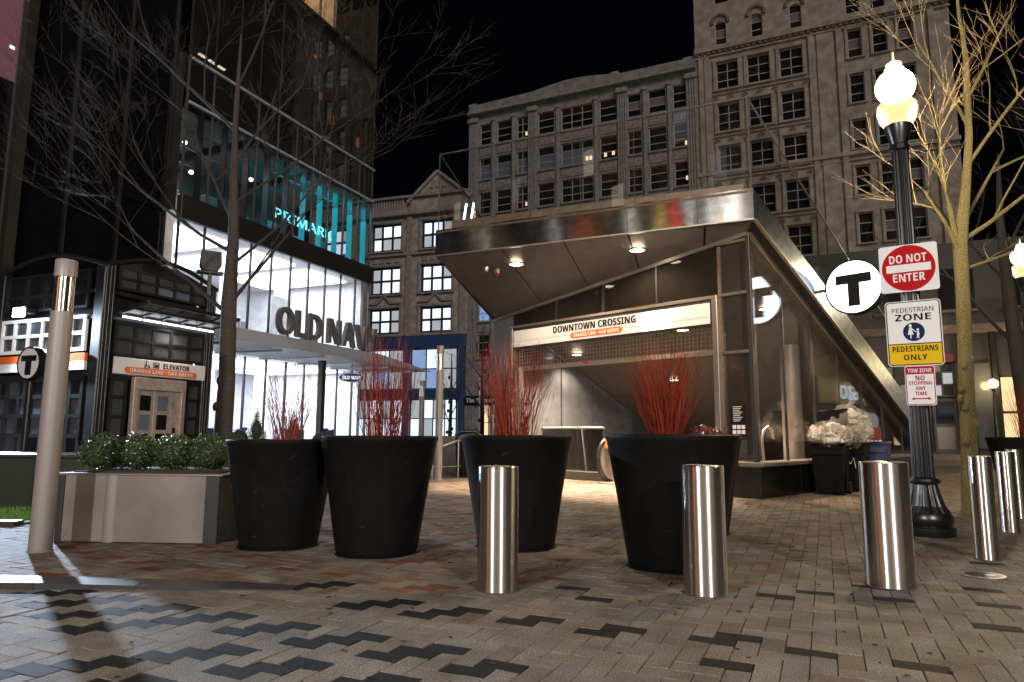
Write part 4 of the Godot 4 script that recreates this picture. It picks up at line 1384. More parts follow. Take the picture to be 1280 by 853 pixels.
	part("face", oc, mat("oval_blue", lin(0.01, 0.04, 0.16), 0.6), ov)
	words("OLD NAVY", M.window_lit_white, ov, Vector3(0, 0, 0.045), 0.15, 0.82, 0.01)
	boxpart("hanger", Vector3(0, 0.42, 0), Vector3(0.03, 0.44, 0.03), M.dark_frame, ov)
	# siren on a bracket in front of the tower
	var si := thing("rooftop_siren", "dark boxy horn loudspeaker on a short mast above the elevator kiosk", "loudspeaker", Vector3(-8.2, 5.05, -18.1), 0.5)
	var m1 := MB.new()
	m1.prism(PackedVector2Array([Vector2(-0.18, 0.45), Vector2(0.18, 0.45), Vector2(0.27, 0.62), Vector2(0.25, 0.98), Vector2(-0.25, 0.98), Vector2(-0.27, 0.62)]), -0.22, 0.22)
	part("housing", m1, M.kiosk_black, si)
	boxpart("mast", Vector3(0, 0.15, 0), Vector3(0.1, 0.7, 0.1), M.kiosk_black, si)
	boxpart("bracket", Vector3(0, 0.42, 0), Vector3(0.66, 0.06, 0.3), M.kiosk_black, si)

# ---------------------------------------------------------------- elevator kiosk
func kiosk() -> void:
	var k := thing("elevator_kiosk", "black steel and glass elevator kiosk with arched tops and a flood lamp", "kiosk", Vector3(-10.19, 0, -16.87), facing(0.383, -0.924))
	var fr := MB.new()
	for q in [[0.02, 0.32], [3.28, 0.34]]:
		fr.box(Vector3(q[0], 2.7, -0.12), Vector3(q[1], 5.4, 0.34), 0.02)
		for j in 3: fr.box(Vector3(q[0] - 0.1 + j * 0.1, 2.7, 0.06), Vector3(0.04, 5.4, 0.05), 0.01)
	fr.box(Vector3(0.02, 2.7, -4.05), Vector3(0.32, 5.4, 0.34), 0.02)
	for y in [2.6, 4.05, 4.72]:
		fr.box(Vector3(1.65, y, -0.1), Vector3(3.0, 0.1, 0.2), 0.01)
		fr.box(Vector3(-0.02, y, -2.1), Vector3(0.2, 0.1, 3.6), 0.01)
	part("frame", fr, M.kiosk_black, k)
	var bd := MB.new()
	bd.box(Vector3(1.7, 2.6, -2.2), Vector3(2.9, 5.2, 3.6))
	part("body", bd, M.kiosk_black, k)
	var ar := MB.new()
	var p1 := []
	var p2 := []
	var rr := []
	for i in 13:
		var a := i / 12.0
		p1.append(Vector3(-0.1 + 3.55 * a, 5.38 + 0.42 * sin(PI * a), 0.05)); p2.append(Vector3(-0.15, 5.35 + 0.42 * sin(PI * a), 0.05 - 4.2 * a)); rr.append(0.06)
	ar.tube(p1, rr, 6); ar.tube(p2, rr, 6)
	var poly := PackedVector2Array()
	for i in 13: poly.append(Vector2(-0.1 + 3.55 * i / 12.0, 5.3 + 0.42 * sin(PI * i / 12.0)))
	poly.append(Vector2(3.45, 5.25)); poly.append(Vector2(-0.1, 5.25))
	ar.prism(poly, -0.15, -0.06)
	part("arch", ar, M.kiosk_black, k)
	mat("kiosk_glass", lin(0.045, 0.05, 0.056), 0.12)
	var g1 := [M.kiosk_glass]
	window(k, Rect2(0.24, 3.12, 2.86, 0.86), 5, 2, 0.02, M.kiosk_black, g1, 0.07)
	window(k, Rect2(0.24, 4.8, 2.86, 0.62), 5, 2, 0.02, M.kiosk_black, [M.kiosk_glass, M.kiosk_glass, M.blind_reflection_blue, M.blind_reflection_blue, M.kiosk_glass, M.kiosk_glass, M.kiosk_glass, M.kiosk_glass, M.kiosk_glass, M.kiosk_glass], 0.07)  # the two blue panes carry a painted reflection
	window(k, Rect2(0.22, 0.1, 0.5, 2.46), 1, 5, 0.02, M.kiosk_black, [M.kiosk_glass], 0.08)
	window(k, Rect2(2.56, 0.1, 0.5, 2.46), 1, 5, 0.02, M.kiosk_black, [M.kiosk_glass], 0.08)
	# door
	var df := MB.new()
	df.box(Vector3(1.68, 2.44, 0.06), Vector3(1.64, 0.32, 0.14), 0.01)
	df.box(Vector3(0.93, 1.14, 0.06), Vector3(0.14, 2.28, 0.14), 0.01)
	df.box(Vector3(2.43, 1.14, 0.06), Vector3(0.14, 2.28, 0.14), 0.01)
	df.box(Vector3(2.22, 1.14, 0.02), Vector3(0.28, 2.28, 0.06), 0.005)
	part("door_frame", df, M.door_steel, k)
	for i in 2:
		var d := boxpart("door", Vector3(1.275 + 0.535 * i, 1.14, 0.03), Vector3(0.525, 2.27, 0.05), M.door_steel, k, 0.006)
		for j in 4:
			boxpart("pane", Vector3(0, 0.8 - 0.5 * j, 0.024), Vector3(0.32, 0.4, 0.012), [M.night_glass, M.blind_reflection_blue, M.night_glass][(i + j) % 3], d)  # blue panes stand for reflections in the door glass
	boxpart("call_button", Vector3(2.22, 1.2, 0.06), Vector3(0.08, 0.2, 0.03), M.sign_black, k, 0.005)
	# sign over the door
	var sb := boxpart("sign_board", Vector3(1.68, 2.86, 0.1), Vector3(2.86, 0.42, 0.06), M.sign_white, k, 0.006)
	words("ELEVATOR", M.sign_black, sb, Vector3(0.44, 0.085, 0.034), 0.14, 0.86, 0.008)
	var pill := MB.new()
	var pp := PackedVector2Array()
	for i in 20:
		var a := TAU * i / 20.0
		pp.append(Vector2(signf(cos(a)) * 1.05 + cos(a) * 0.085, -0.095 + sin(a) * 0.085))
	pill.prism(pp, 0.03, 0.036)
	part("route_strip", pill, M.sign_orange, sb)
	words("ORANGE LINE - OAK GROVE", M.sign_white, sb, Vector3(0, -0.095, 0.04), 0.1, 2.0, 0.006)
	var wc := MB.new()                                     # wheelchair and elevator pictograms
	wc.tube([Vector3(-0.52, 0.15, 0), Vector3(-0.52, 0.06, 0), Vector3(-0.44, 0.06, 0), Vector3(-0.4, 0.0, 0)], [0.012, 0.012, 0.012, 0.012], 6)
	var ring := []
	var rad := []
	for i in 14:
		var a := PI * 0.75 + TAU * 0.72 * i / 13.0
		ring.append(Vector3(-0.5 + cos(a) * 0.06, 0.04 + sin(a) * 0.06, 0)); rad.append(0.01)
	wc.tube(ring, rad, 6)
	wc.box(Vector3(-0.52, 0.175, 0), Vector3(0.032, 0.032, 0.02), 0.008)
	wc.box(Vector3(-0.3, 0.085, 0), Vector3(0.008, 0.18, 0.01))
	for q in [[0, 0.15, 0.14, 0.015], [0, 0.02, 0.14, 0.015], [-0.065, 0.085, 0.015, 0.14], [0.065, 0.085, 0.015, 0.14], [-0.025, 0.07, 0.03, 0.07], [0.025, 0.07, 0.03, 0.07]]:
		wc.box(Vector3(-0.2 + q[0], q[1], 0), Vector3(q[2], q[3], 0.012))
	part("pictogram", wc, M.sign_black, sb, Vector3(0, 0, 0.036))
	# glass canopy with strip lights along the wall
	var cf := MB.new()
	for i in 6: cf.bar(Vector3(0.35 + 0.6 * i, 4.2, 0.05), Vector3(0.35 + 0.6 * i, 4.42, 1.05), 0.07, 0.09)
	for q in [[4.2, 0.1], [4.3, 0.55], [4.42, 1.05]]: cf.box(Vector3(1.85, q[0], q[1]), Vector3(3.08, 0.09, 0.07), 0.01)
	part("canopy_frame", cf, M.kiosk_black, k)
	for i in 5:
		slabpart("canopy_pane", Vector3(0.4 + 0.6 * i, 4.41, 1.02), Vector3(0.9 + 0.6 * i, 4.41, 1.02), Vector3(0.9 + 0.6 * i, 4.22, 0.14), Vector3(0.4 + 0.6 * i, 4.22, 0.14), 0.015, M.blind_grey, k)
		boxpart("strip_light", Vector3(0.65 + 0.6 * i, 4.11, 0.12), Vector3(0.52, 0.04, 0.06), M.lamp_white, k)
	spot("strip_beam", Vector3(1.85, 4.07, 0.14), Vector3(0, -1, 0.25), Color(1, 0.93, 0.88), 6.0, 80.0, 0.4, k)
	# the other face, towards the lawn
	var side := Node3D.new()
	side.name = "lawn_face"
	k.add_child(side, true)
	side.rotation.y = -PI / 2
	side.position = Vector3(-0.06, 0, -4.1)
	window(side, Rect2(0.3, 3.2, 3.3, 0.92), 6, 2, 0.05, M.white, [M.kiosk_glass], 0.09)  # white frame colour stands in for flood light falling on black steel
	window(side, Rect2(0.3, 0.1, 3.4, 2.46), 7, 5, 0.05, M.kiosk_black, [M.kiosk_glass, M.night_glass, M.kiosk_glass], 0.1)
	window(side, Rect2(0.3, 4.3, 3.3, 1.0), 4, 1, 0.05, M.kiosk_black, [M.night_glass], 0.07)
	boxpart("orange_band", Vector3(1.95, 3.03, 0.14), Vector3(3.7, 0.2, 0.08), M.sign_orange, side, 0.004)
	boxpart("white_band", Vector3(1.95, 2.82, 0.14), Vector3(3.7, 0.22, 0.08), M.sign_white, side, 0.004)
	boxpart("lamp_housing", Vector3(1.5, 4.3, 0.26), Vector3(0.44, 0.14, 0.3), M.kiosk_black, side, 0.02)
	boxpart("flood_lamp", Vector3(1.5, 4.24, 0.42), Vector3(0.44, 0.24, 0.05), M.lamp_cool, side, 0.01)
	spot("flood_beam", Vector3(1.5, 4.2, 0.5), Vector3(0.35, -0.5, 1), Color(0.82, 0.9, 1.0), 190.0, 88.0, 0.15, k)
	var fb: SpotLight3D = k.get_node("flood_beam")
	fb.transform = side.transform * fb.transform

# ---------------------------------------------------------------- shops on the right
func right_street() -> void:
	var r := thing("corner_shop_building", "low dark shop building beyond the bare trees with lit windows", "building", Vector3(17.9, 0, -34), facing(0.908, 0.42))
	var b := MB.new()
	wall_with_holes(b, -3.0, 14.0, 0.0, 10.5, [Rect2(-1.5, 0.4, 2.6, 4.2), Rect2(1.5, 0.4, 2.1, 4.4), Rect2(5.3, 0.5, 4.2, 3.5), Rect2(9.8, 0.5, 3.6, 3.5)], 0.4)
	b.box(Vector3(5.5, 5.2, -5.5), Vector3(16.9, 10.4, 10))
	part("wall", b, M.dark_band, r)
	boxpart("step", Vector3(5.5, 0.15, 0.5), Vector3(17.0, 0.3, 1.0), M.stone_cap, r, 0.02)
	window(r, Rect2(-1.5, 0.4, 2.6, 4.2), 3, 4, -0.25, M.window_frame_dark, [M.night_glass, M.night_glass_brown, M.blind_grey], 0.1)
	window(r, Rect2(1.5, 3.0, 2.1, 1.8), 4, 3, -0.25, M.window_frame_dark, [M.blind_grey, M.night_glass, M.window_lit_dim, M.night_glass_brown, M.blind_reflection_blue], 0.08)
	window(r, Rect2(1.5, 0.4, 1.0, 2.5), 1, 2, -0.25, M.window_frame_dark, [M.lamp_pink, M.blind_grey], 0.12)
	window(r, Rect2(2.6, 0.4, 1.0, 2.5), 1, 2, -0.25, M.window_frame_dark, [M.blind_grey, M.night_glass], 0.12)
	boxpart("red_fascia", Vector3(2.5, 4.85, 0.12), Vector3(2.4, 0.4, 0.2), M.brick_red, r, 0.02)
	boxpart("pillar", Vector3(4.0, 3.0, 0.15), Vector3(0.55, 6.0, 0.4), M.black_granite, r, 0.02)
	boxpart("pillar", Vector3(5.15, 3.0, 0.15), Vector3(0.24, 6.0, 0.4), M.black_granite, r, 0.02)
	boxpart("grey_panel", Vector3(4.62, 2.55, 0.08), Vector3(0.7, 4.0, 0.2), M.kiosk_glass, r, 0.01)
	for q in [[5.3, 4.2], [9.8, 3.6]]:
		window(r, Rect2(q[0], 0.5, q[1], 3.5), 3, 2, -0.25, M.window_frame_dark, [M.window_lit_warm, M.lamp_pink, M.window_lit_warm, M.window_lit_warm, M.window_lit_warm, M.window_lit_dim], 0.12)
	boxpart("cornice", Vector3(5.5, 6.2, 0.2), Vector3(17.0, 0.4, 0.4), M.limestone_dark, r, 0.03)
	for x in [-1.5, 1.2, 3.9, 6.6, 9.3, 12.0]:
		boxpart("upper_pane", Vector3(x, 8.2, 0.02), Vector3(1.5, 2.0, 0.05), M.night_glass, r)
		boxpart("upper_sill", Vector3(x, 7.1, 0.1), Vector3(1.8, 0.16, 0.2), M.limestone_dark, r, 0.02)
	# a shop across the side street; its lettering shows mirrored in the station's glass
	var e := thing("side_street_shop", "dark shop front with white lettering facing the station's glass side", "shop", Vector3(17.6, 0, -21.0), facing(0.0, 1.0) + PI)
	e.rotation.y = facing(0.723, -0.691) + PI
	boxpart("wall", Vector3(0, 3.5, -1.6), Vector3(7.0, 7.0, 3.0), M.dark_band, e, 0.02)
	boxpart("sign_band", Vector3(0, 2.75, 0.0), Vector3(6.4, 0.9, 0.16), M.black_granite, e, 0.01)
	words("EGIO", M.window_lit_white, e, Vector3(0.2, 2.75, 0.1), 0.5, 2.4, 0.04)
	boxpart("shop_window", Vector3(0, 1.2, -0.08), Vector3(5.6, 1.7, 0.06), M.window_lit_dim, e)

# ---------------------------------------------------------------- shops behind the photographer, seen only as reflections and light
func across_the_plaza() -> void:
	var s := thing("shops_across_plaza", "tall row of lit shops across the plaza, mirrored in the steel", "building", Vector3(0, 0, 17), PI)
	var b := MB.new()
	var holes := []
	for i in 12: holes.append(Rect2(-24.0 + i * 4.0, 0.5, 2.6, 3.6))
	for k in 5:
		for i in 24: holes.append(Rect2(-24.2 + i * 3.1, 7.0 + k * 4.0, 1.4, 2.4))
	wall_with_holes(b, -26, 52, 0, 28, holes, 0.3)
	b.box(Vector3(13, 14, -6), Vector3(78, 28, 10))
	part("wall", b, M.limestone_dark, s)
	for i in 12:
		boxpart("shop_window", Vector3(-22.7 + i * 4.0, 2.3, -0.25), Vector3(2.6, 3.6, 0.05), [M.window_lit_white, M.window_lit_warm, M.window_lit_warm, M.window_lit_white, M.window_lit_warm][i % 5], s)
	glow("office_bright", Color(1.0, 0.93, 0.8), 1.0)
	for k in 5:
		for i in 24:
			var lit := (i * 7 + k * 5) % 6
			boxpart("office_window", Vector3(-23.5 + i * 3.1, 8.2 + k * 4.0, -0.25), Vector3(1.4, 2.4, 0.05), M.office_bright if lit == 0 else (M.window_lit_dim if lit == 3 else M.night_glass), s)
	boxpart("lit_sign_red", Vector3(18.3, 15.6, 0.25), Vector3(0.3, 4.0, 0.4), glow("sign_red_lit", Color(1, 0.08, 0.05), 2.4), s)
	boxpart("lit_sign_yellow", Vector3(19.6, 15.6, 0.25), Vector3(0.25, 4.0, 0.4), glow("sign_yellow_lit", Color(1, 0.85, 0.3), 1.6), s)
	glow("lamp_sodium", Color(1, 0.4, 0.1), 16.0)
	for x in [13.4, 15.2, 17.0, 22.5, 31.0, 41.0]:
		boxpart("lit_sign_white", Vector3(x, 15.2, 0.25), Vector3(0.18, 4.0, 0.4), glow("sign_white_lit", Color(0.95, 0.97, 1.0), 3.0), s)

# ---------------------------------------------------------------- planters, twigs, shrubs
func planters() -> void:
	var p := Node3D.new()
	p.name = "round_planter"
	add_child(p, true)
	var b := MB.new()
	b.lathe([Vector2(0.0, 0.0), Vector2(0.405, 0.0), Vector2(0.42, 0.02), Vector2(0.425, 0.05), Vector2(0.52, 0.65), Vector2(0.605, 1.13), Vector2(0.618, 1.15), Vector2(0.618, 1.185), Vector2(0.608, 1.195), Vector2(0.588, 1.195), Vector2(0.578, 1.18), Vector2(0.56, 1.02)], 64)
	part("shell", b, M.planter_black, p)
	var s := MB.new()
	s.lathe([Vector2(0.565, 1.05), Vector2(0.3, 1.1), Vector2(0, 1.11)], 32)
	part("soil", s, M.soil, p)
	var f := MB.new()
	f.lathe([Vector2(0.44, 0.0), Vector2(0.44, 0.012), Vector2(0.41, 0.016)], 48)
	part("foot_ring", f, M.planter_black, p)
	var mu := MB.new()
	for i in 90:
		var a := rng.randf() * TAU
		var d := 0.53 * sqrt(rng.randf())
		mu.xf = Transform3D(Basis.from_euler(Vector3(rng.randf_range(-0.5, 0.5), rng.randf() * TAU, rng.randf_range(-0.5, 0.5))), Vector3(cos(a) * d, 1.1, sin(a) * d))
		mu.box(Vector3.ZERO, Vector3(0.06, 0.012, 0.025), 0.003)
	var muo := part("mulch", mu, M.soil, p)
	muo.set_meta("kind", "stuff")
	var sf := MB.new()
	for i in 26:
		var a := rng.randf() * TAU
		var y := rng.randf_range(0.05, 1.05)
		var w := rng.randf_range(0.03, 0.14)
		var sl := rng.randf_range(-0.03, 0.03)
		for k in 3:
			var a0 := a + w * k / 3.0
			var a1 := a + w * (k + 1) / 3.0
			var R := func(yy: float) -> float: return (lerpf(0.425, 0.52, (yy - 0.05) / 0.6) if yy < 0.65 else lerpf(0.52, 0.605, (yy - 0.65) / 0.48)) + 0.0015
			var ya := y + sl * k
			var yb := y + sl * (k + 1)
			sf.quad(Vector3(cos(a0) * R.call(ya), ya, -sin(a0) * R.call(ya)), Vector3(cos(a1) * R.call(yb), yb, -sin(a1) * R.call(yb)), Vector3(cos(a1) * R.call(yb + 0.004), yb + 0.004, -sin(a1) * R.call(yb + 0.004)), Vector3(cos(a0) * R.call(ya + 0.003), ya + 0.003, -sin(a0) * R.call(ya + 0.003)))
	part("scuff", sf, M.scuff_grey, p)
	p.position = Vector3(-2.55, 0, -7.72)
	p.scale = Vector3(0.98, 0.96, 0.98)
	tag(p, "round black planter beside the beige planter box", "planter", "round black planters on the plaza")
	for q in [[-1.4, -7.34, 1.0, "round black planter second from the left, in front of the shop"], [0.055, -7.74, 1.01, "round black planter behind the scratched steel bollard"], [1.55, -6.68, 1.03, "large round black planter behind the middle steel bollard"], [9.0, -12.0, 1.0, "round black planter beside the slim bollards, cut by the picture's edge"], [2.33, -8.9, 1.0, "round black planter half hidden behind the large planter"]]:
		var c := copy(p, q[3], Vector3(q[0], 0, q[1]))
		c.scale = Vector3.ONE * q[2]
		c.rotation.y = rng.randf() * TAU
	for q in [[-2.52, 1.05, -7.72, 100, 0.14, 0.36, 0.88, "sparse dark red twigs in the planter beside the beige box"], [-1.36, 1.08, -7.34, 170, 0.2, 0.32, 1.08, "tall red twigs in the planter in front of the shop"], [0.03, 1.08, -7.74, 210, 0.22, 0.4, 1.06, "rusty red twigs in the planter behind the scratched bollard"], [1.5, 1.08, -6.68, 270, 0.11, 0.38, 0.9, "dense bright red fan of twigs in the largest planter"], [9.05, 1.06, -12.0, 110, 0.18, 0.42, 1.0, "red twigs in the planter at the picture's edge"]]:
		twigs(q)
	var fh := MB.new()
	for i in 70:
		var a := rng.randf() * TAU
		var d := Vector3(cos(a) * rng.randf_range(0, 0.26), rng.randf_range(0, 0.2), sin(a) * rng.randf_range(0, 0.2))
		fh.col = Color(0.08, 0.025, 0.02).lerp(Color(0.2, 0.07, 0.05), rng.randf())
		var cc := d
		for k in 5:
			var w := Vector3(rng.randf_range(-1, 1), rng.randf_range(-1, 1), rng.randf_range(-1, 1)).normalized() * 0.05
			var u := Vector3(rng.randf_range(-1, 1), rng.randf_range(-1, 1), rng.randf_range(-1, 1)).normalized() * 0.05
			fh.tri(cc, cc + w, cc + u)
	var fo := part("dried_flower_heads", fh, M.leaf, self, Vector3(2.55, 1.12, -8.9))
	tag(fo, "clump of dried brown flower heads in the hidden planter", "plant")
	# beige planter box with boxwood balls
	var bx := thing("planter_box", "low rectangular beige metal planter box with dark ends", "planter", Vector3(-4.15, 0, -7.76), deg_to_rad(-4.0))
	boxpart("body", Vector3(0.0, 0.37, -0.62), Vector3(1.86, 0.72, 1.16), M.dark_frame, bx, 0.01)
	boxpart("front_panel", Vector3(-0.62, 0.375, -0.02), Vector3(0.5, 0.73, 0.05), M.beige_metal, bx, 0.008)
	boxpart("front_panel", Vector3(0.245, 0.375, -0.02), Vector3(1.05, 0.73, 0.05), M.beige_metal, bx, 0.008)
	var cr := MB.new()
	cr.lathe([Vector2(0.1, 0.01), Vector2(0.1, 0.74)], 20)
	part("rounded_joint", cr, M.pole_paint, bx, Vector3(-0.325, 0, -0.07))
	boxpart("end_strip", Vector3(0.85, 0.37, -0.02), Vector3(0.15, 0.74, 0.06), M.dark_frame, bx, 0.008)
	boxpart("end_strip", Vector3(-0.91, 0.37, -0.02), Vector3(0.07, 0.74, 0.06), M.dark_frame, bx, 0.008)
	boxpart("rim", Vector3(0, 0.75, -0.62), Vector3(1.92, 0.025, 1.26), M.trim_steel, bx, 0.006)
	boxpart("soil", Vector3(0, 0.765, -0.62), Vector3(1.7, 0.02, 1.05), M.soil, bx)
	var names := ["leftmost boxwood ball in the beige planter box, pale at its side", "second boxwood ball from the left in the beige box", "third boxwood ball from the left in the beige box", "boxwood ball nearest the tree in the beige box"]
	for i in 4:
		boxwood("boxwood", names[i], Vector3(-5.0 + i * 0.44, 0.97, -8.45 + 0.03 * (i % 2)), Vector3(0.26, 0.23, 0.26), 4600, "boxwood balls in the beige box")
	# dark wall planter at the lawn
	var gw := thing("green_wall_planter", "long low dark green wall behind the strip of lawn", "wall", Vector3(-11.0, 0, -11.6), 0.0)
	for i in 5:
		boxpart("wall_panel", Vector3(-4.6 + i * 2.3, 0.4, 0), Vector3(2.28, 0.8, 1.2), M.green_wall, gw, 0.01)
	boxpart("wall_cap", Vector3(0, 0.82, 0), Vector3(11.6, 0.05, 1.3), M.granite, gw, 0.01)
	# small evergreens in a trough before the shop
	var tr := thing("planter_trough", "low dark trough of small evergreens in front of the shop windows", "planter", Vector3(-5.0, 0, -16.5), 0.05)
	boxpart("trough", Vector3(0, 0.4, 0), Vector3(3.9, 0.8, 0.7), M.planter_black, tr, 0.02)
	boxpart("soil", Vector3(0, 0.8, 0), Vector3(3.7, 0.02, 0.56), M.soil, tr)
	boxwood("round_evergreen", "small round dark evergreen left of the cone in the trough", Vector3(-6.55, 1.02, -16.5), Vector3(0.27, 0.26, 0.27), 1500, "small evergreens in the trough")
	boxwood("cone_evergreen", "slim dark cone evergreen left of the sparse twigs", Vector3(-6.08, 1.24, -16.4), Vector3(0.27, 0.56, 0.27), 5200, "small evergreens in the trough")
	boxwood("cone_evergreen", "slim dark cone evergreen right of the sparse twigs", Vector3(-5.2, 1.22, -16.4), Vector3(0.27, 0.54, 0.27), 5200, "small evergreens in the trough")
	boxwood("round_evergreen", "low dark evergreen at the shop post", Vector3(-4.5, 1.0, -16.4), Vector3(0.3, 0.24, 0.25), 700, "small evergreens in the trough")

func twigs(q: Array) -> void:
	var b := MB.new()
	for i in q[3]:
		var a := rng.randf() * TAU
		var r0: float = q[4] * sqrt(rng.randf())
		var r1: float = r0 + (q[5] - q[4] * 0.5) * pow(rng.randf(), 0.8)
		var h: float = q[6] * rng.randf_range(0.55, 1.12)
		var a1 := a + rng.randf_range(-0.35, 0.35)
		var p0 := Vector3(cos(a) * r0, 0, sin(a) * r0)
		var p2 := Vector3(cos(a1) * r1, h, sin(a1) * r1)
		var p1 := p0.lerp(p2, 0.5) + Vector3(rng.randf_range(-0.06, 0.06), 0.03, rng.randf_range(-0.06, 0.06))
		var w := rng.randf_range(0.0018, 0.0036)
		b.col = Color(0.07, 0.012, 0.008).lerp([Color(0.34, 0.034, 0.016), Color(0.27, 0.06, 0.026), Color(0.13, 0.03, 0.02)][rng.randi() % 3], rng.randf())
		b.tube([p0, p1, p2], [w, w * 0.85, w * 0.4], 4, false)
		for k in rng.randi() % 4:
			var t := rng.randf_range(0.45, 0.9)
			var s := p1.lerp(p2, t)
			var d := (p2 - p1).normalized() + Vector3(rng.randf_range(-0.5, 0.5), 0.1, rng.randf_range(-0.5, 0.5))
			b.tube([s, s + d.normalized() * rng.randf_range(0.08, 0.25)], [w * 0.55, w * 0.25], 3, false)
	var o := part("red_twig_shrub", b, M.red_twig, self, Vector3(q[0], q[1], q[2]))
	tag(o, q[7], "shrub", "red twigs in the planters")

func boxwood(called: String, label: String, at: Vector3, r: Vector3, count: int, group: String) -> void:
	var o := thing(called, label, "shrub", at, 0.0, group)
	var b := MB.new()
	var core := MB.new()
	var nz := FastNoiseLite.new()
	nz.frequency = 0.02
	core.col = Color(0.012, 0.018, 0.008)
	var cone := r.y > r.x * 1.6
	core.blob(Vector3.ZERO, r * (0.82 if r.y < r.x * 1.6 else 0.4), nz, 0.2, 10)
	part("dark_core", core, M.turf, o)  # solid lump in a darker green behind the leaves
	for i in count:
		var d := Vector3(rng.randf_range(-1, 1), rng.randf_range(-1, 1), rng.randf_range(-1, 1))
		if d.length() > 1.0 or d.length() < 0.1: continue
		d = d.normalized() * (rng.randf_range(0.3, 1.04) if cone else rng.randf_range(0.78, 1.04)) * (1.0 + 0.12 * nz.get_noise_3dv(d * 90.0))
		if cone:
			var k := (1.0 - d.y) * 0.5
			d.x *= 0.12 + k * 1.1; d.z *= 0.12 + k * 1.1
		var p := d * r
		var u := Vector3(rng.randf_range(-1, 1), rng.randf_range(-0.3, 1), rng.randf_range(-1, 1)).normalized() * 0.026
		var w := u.cross(d + Vector3(rng.randf_range(-0.6, 0.6), rng.randf_range(-0.6, 0.6), rng.randf_range(-0.6, 0.6))).normalized() * 0.011
		b.col = Color(0.018, 0.036, 0.011).lerp(Color(0.05, 0.085, 0.025), rng.randf())
		b.quad(p, p + u * 0.5 - w, p + u, p + u * 0.5 + w)
	var lo := part("leaves", b, M.leaf, o)
	lo.set_meta("kind", "stuff")

# ---------------------------------------------------------------- bollards
func bollards() -> void:
	var first: Node3D = null
	for q in [[-0.105, -5.65, 0.163, 0.968, "scratched steel bollard in front of the planter of rusty twigs"], [1.53, -5.56, 0.168, 0.988, "steel bollard in front of the largest planter"], [3.15, -5.87, 0.188, 1.01, "broad steel bollard before the rubbish carts"], [4.79, -7.08, 0.106, 1.025, "slim steel bollard right of the lamp post"], [6.42, -9.0, 0.106, 1.02, "slim steel bollard just behind the front slim one"], [7.6, -10.45, 0.106, 1.02, "slim steel bollard nearest the edge planter"]]:
		var o := thing("bollard", q[4], "bollard", Vector3(q[0], 0, q[1]), rng.randf() * 6.0, "steel bollards on the plaza")
		var b := MB.new()
		var r: float = q[2]
		var h: float = q[3]
		b.lathe([Vector2(r, 0.0), Vector2(r, h - 0.004), Vector2(r - 0.004, h)], 64)
		part("tube", b, M.steel, o)
		var c := MB.new()
		c.lathe([Vector2(r - 0.004, h), Vector2(r - 0.012, h + 0.001), Vector2(0, h + 0.002)], 48)
		part("cap", c, M.steel, o)
		var g := MB.new()
		g.lathe([Vector2(r + 0.012, 0.0), Vector2(r + 0.012, 0.004), Vector2(r, 0.008)], 48)
		part("base_joint", g, M.mortar, o)
		var sc := MB.new()
		for i in (16 if q[0] < 0.0 else 7):
			var a := rng.randf_range(0.2, 2.9) + o.rotation.y * -1.0
			var y := rng.randf_range(0.03, 0.12) if i % 3 == 0 else rng.randf_range(0.15, 0.9) * h
			var w := rng.randf_range(0.04, 0.2)
			for k in 4:
				var a0 := a + w * k / 4.0
				var a1 := a + w * (k + 1) / 4.0
				var R := r + 0.0006
				sc.quad(Vector3(cos(a0) * R, y, sin(a0) * R), Vector3(cos(a0) * R, y + 0.003, sin(a0) * R), Vector3(cos(a1) * R, y + 0.005, sin(a1) * R), Vector3(cos(a1) * R, y + 0.002, sin(a1) * R))
		part("scratch", sc, M.pole_paint, o)
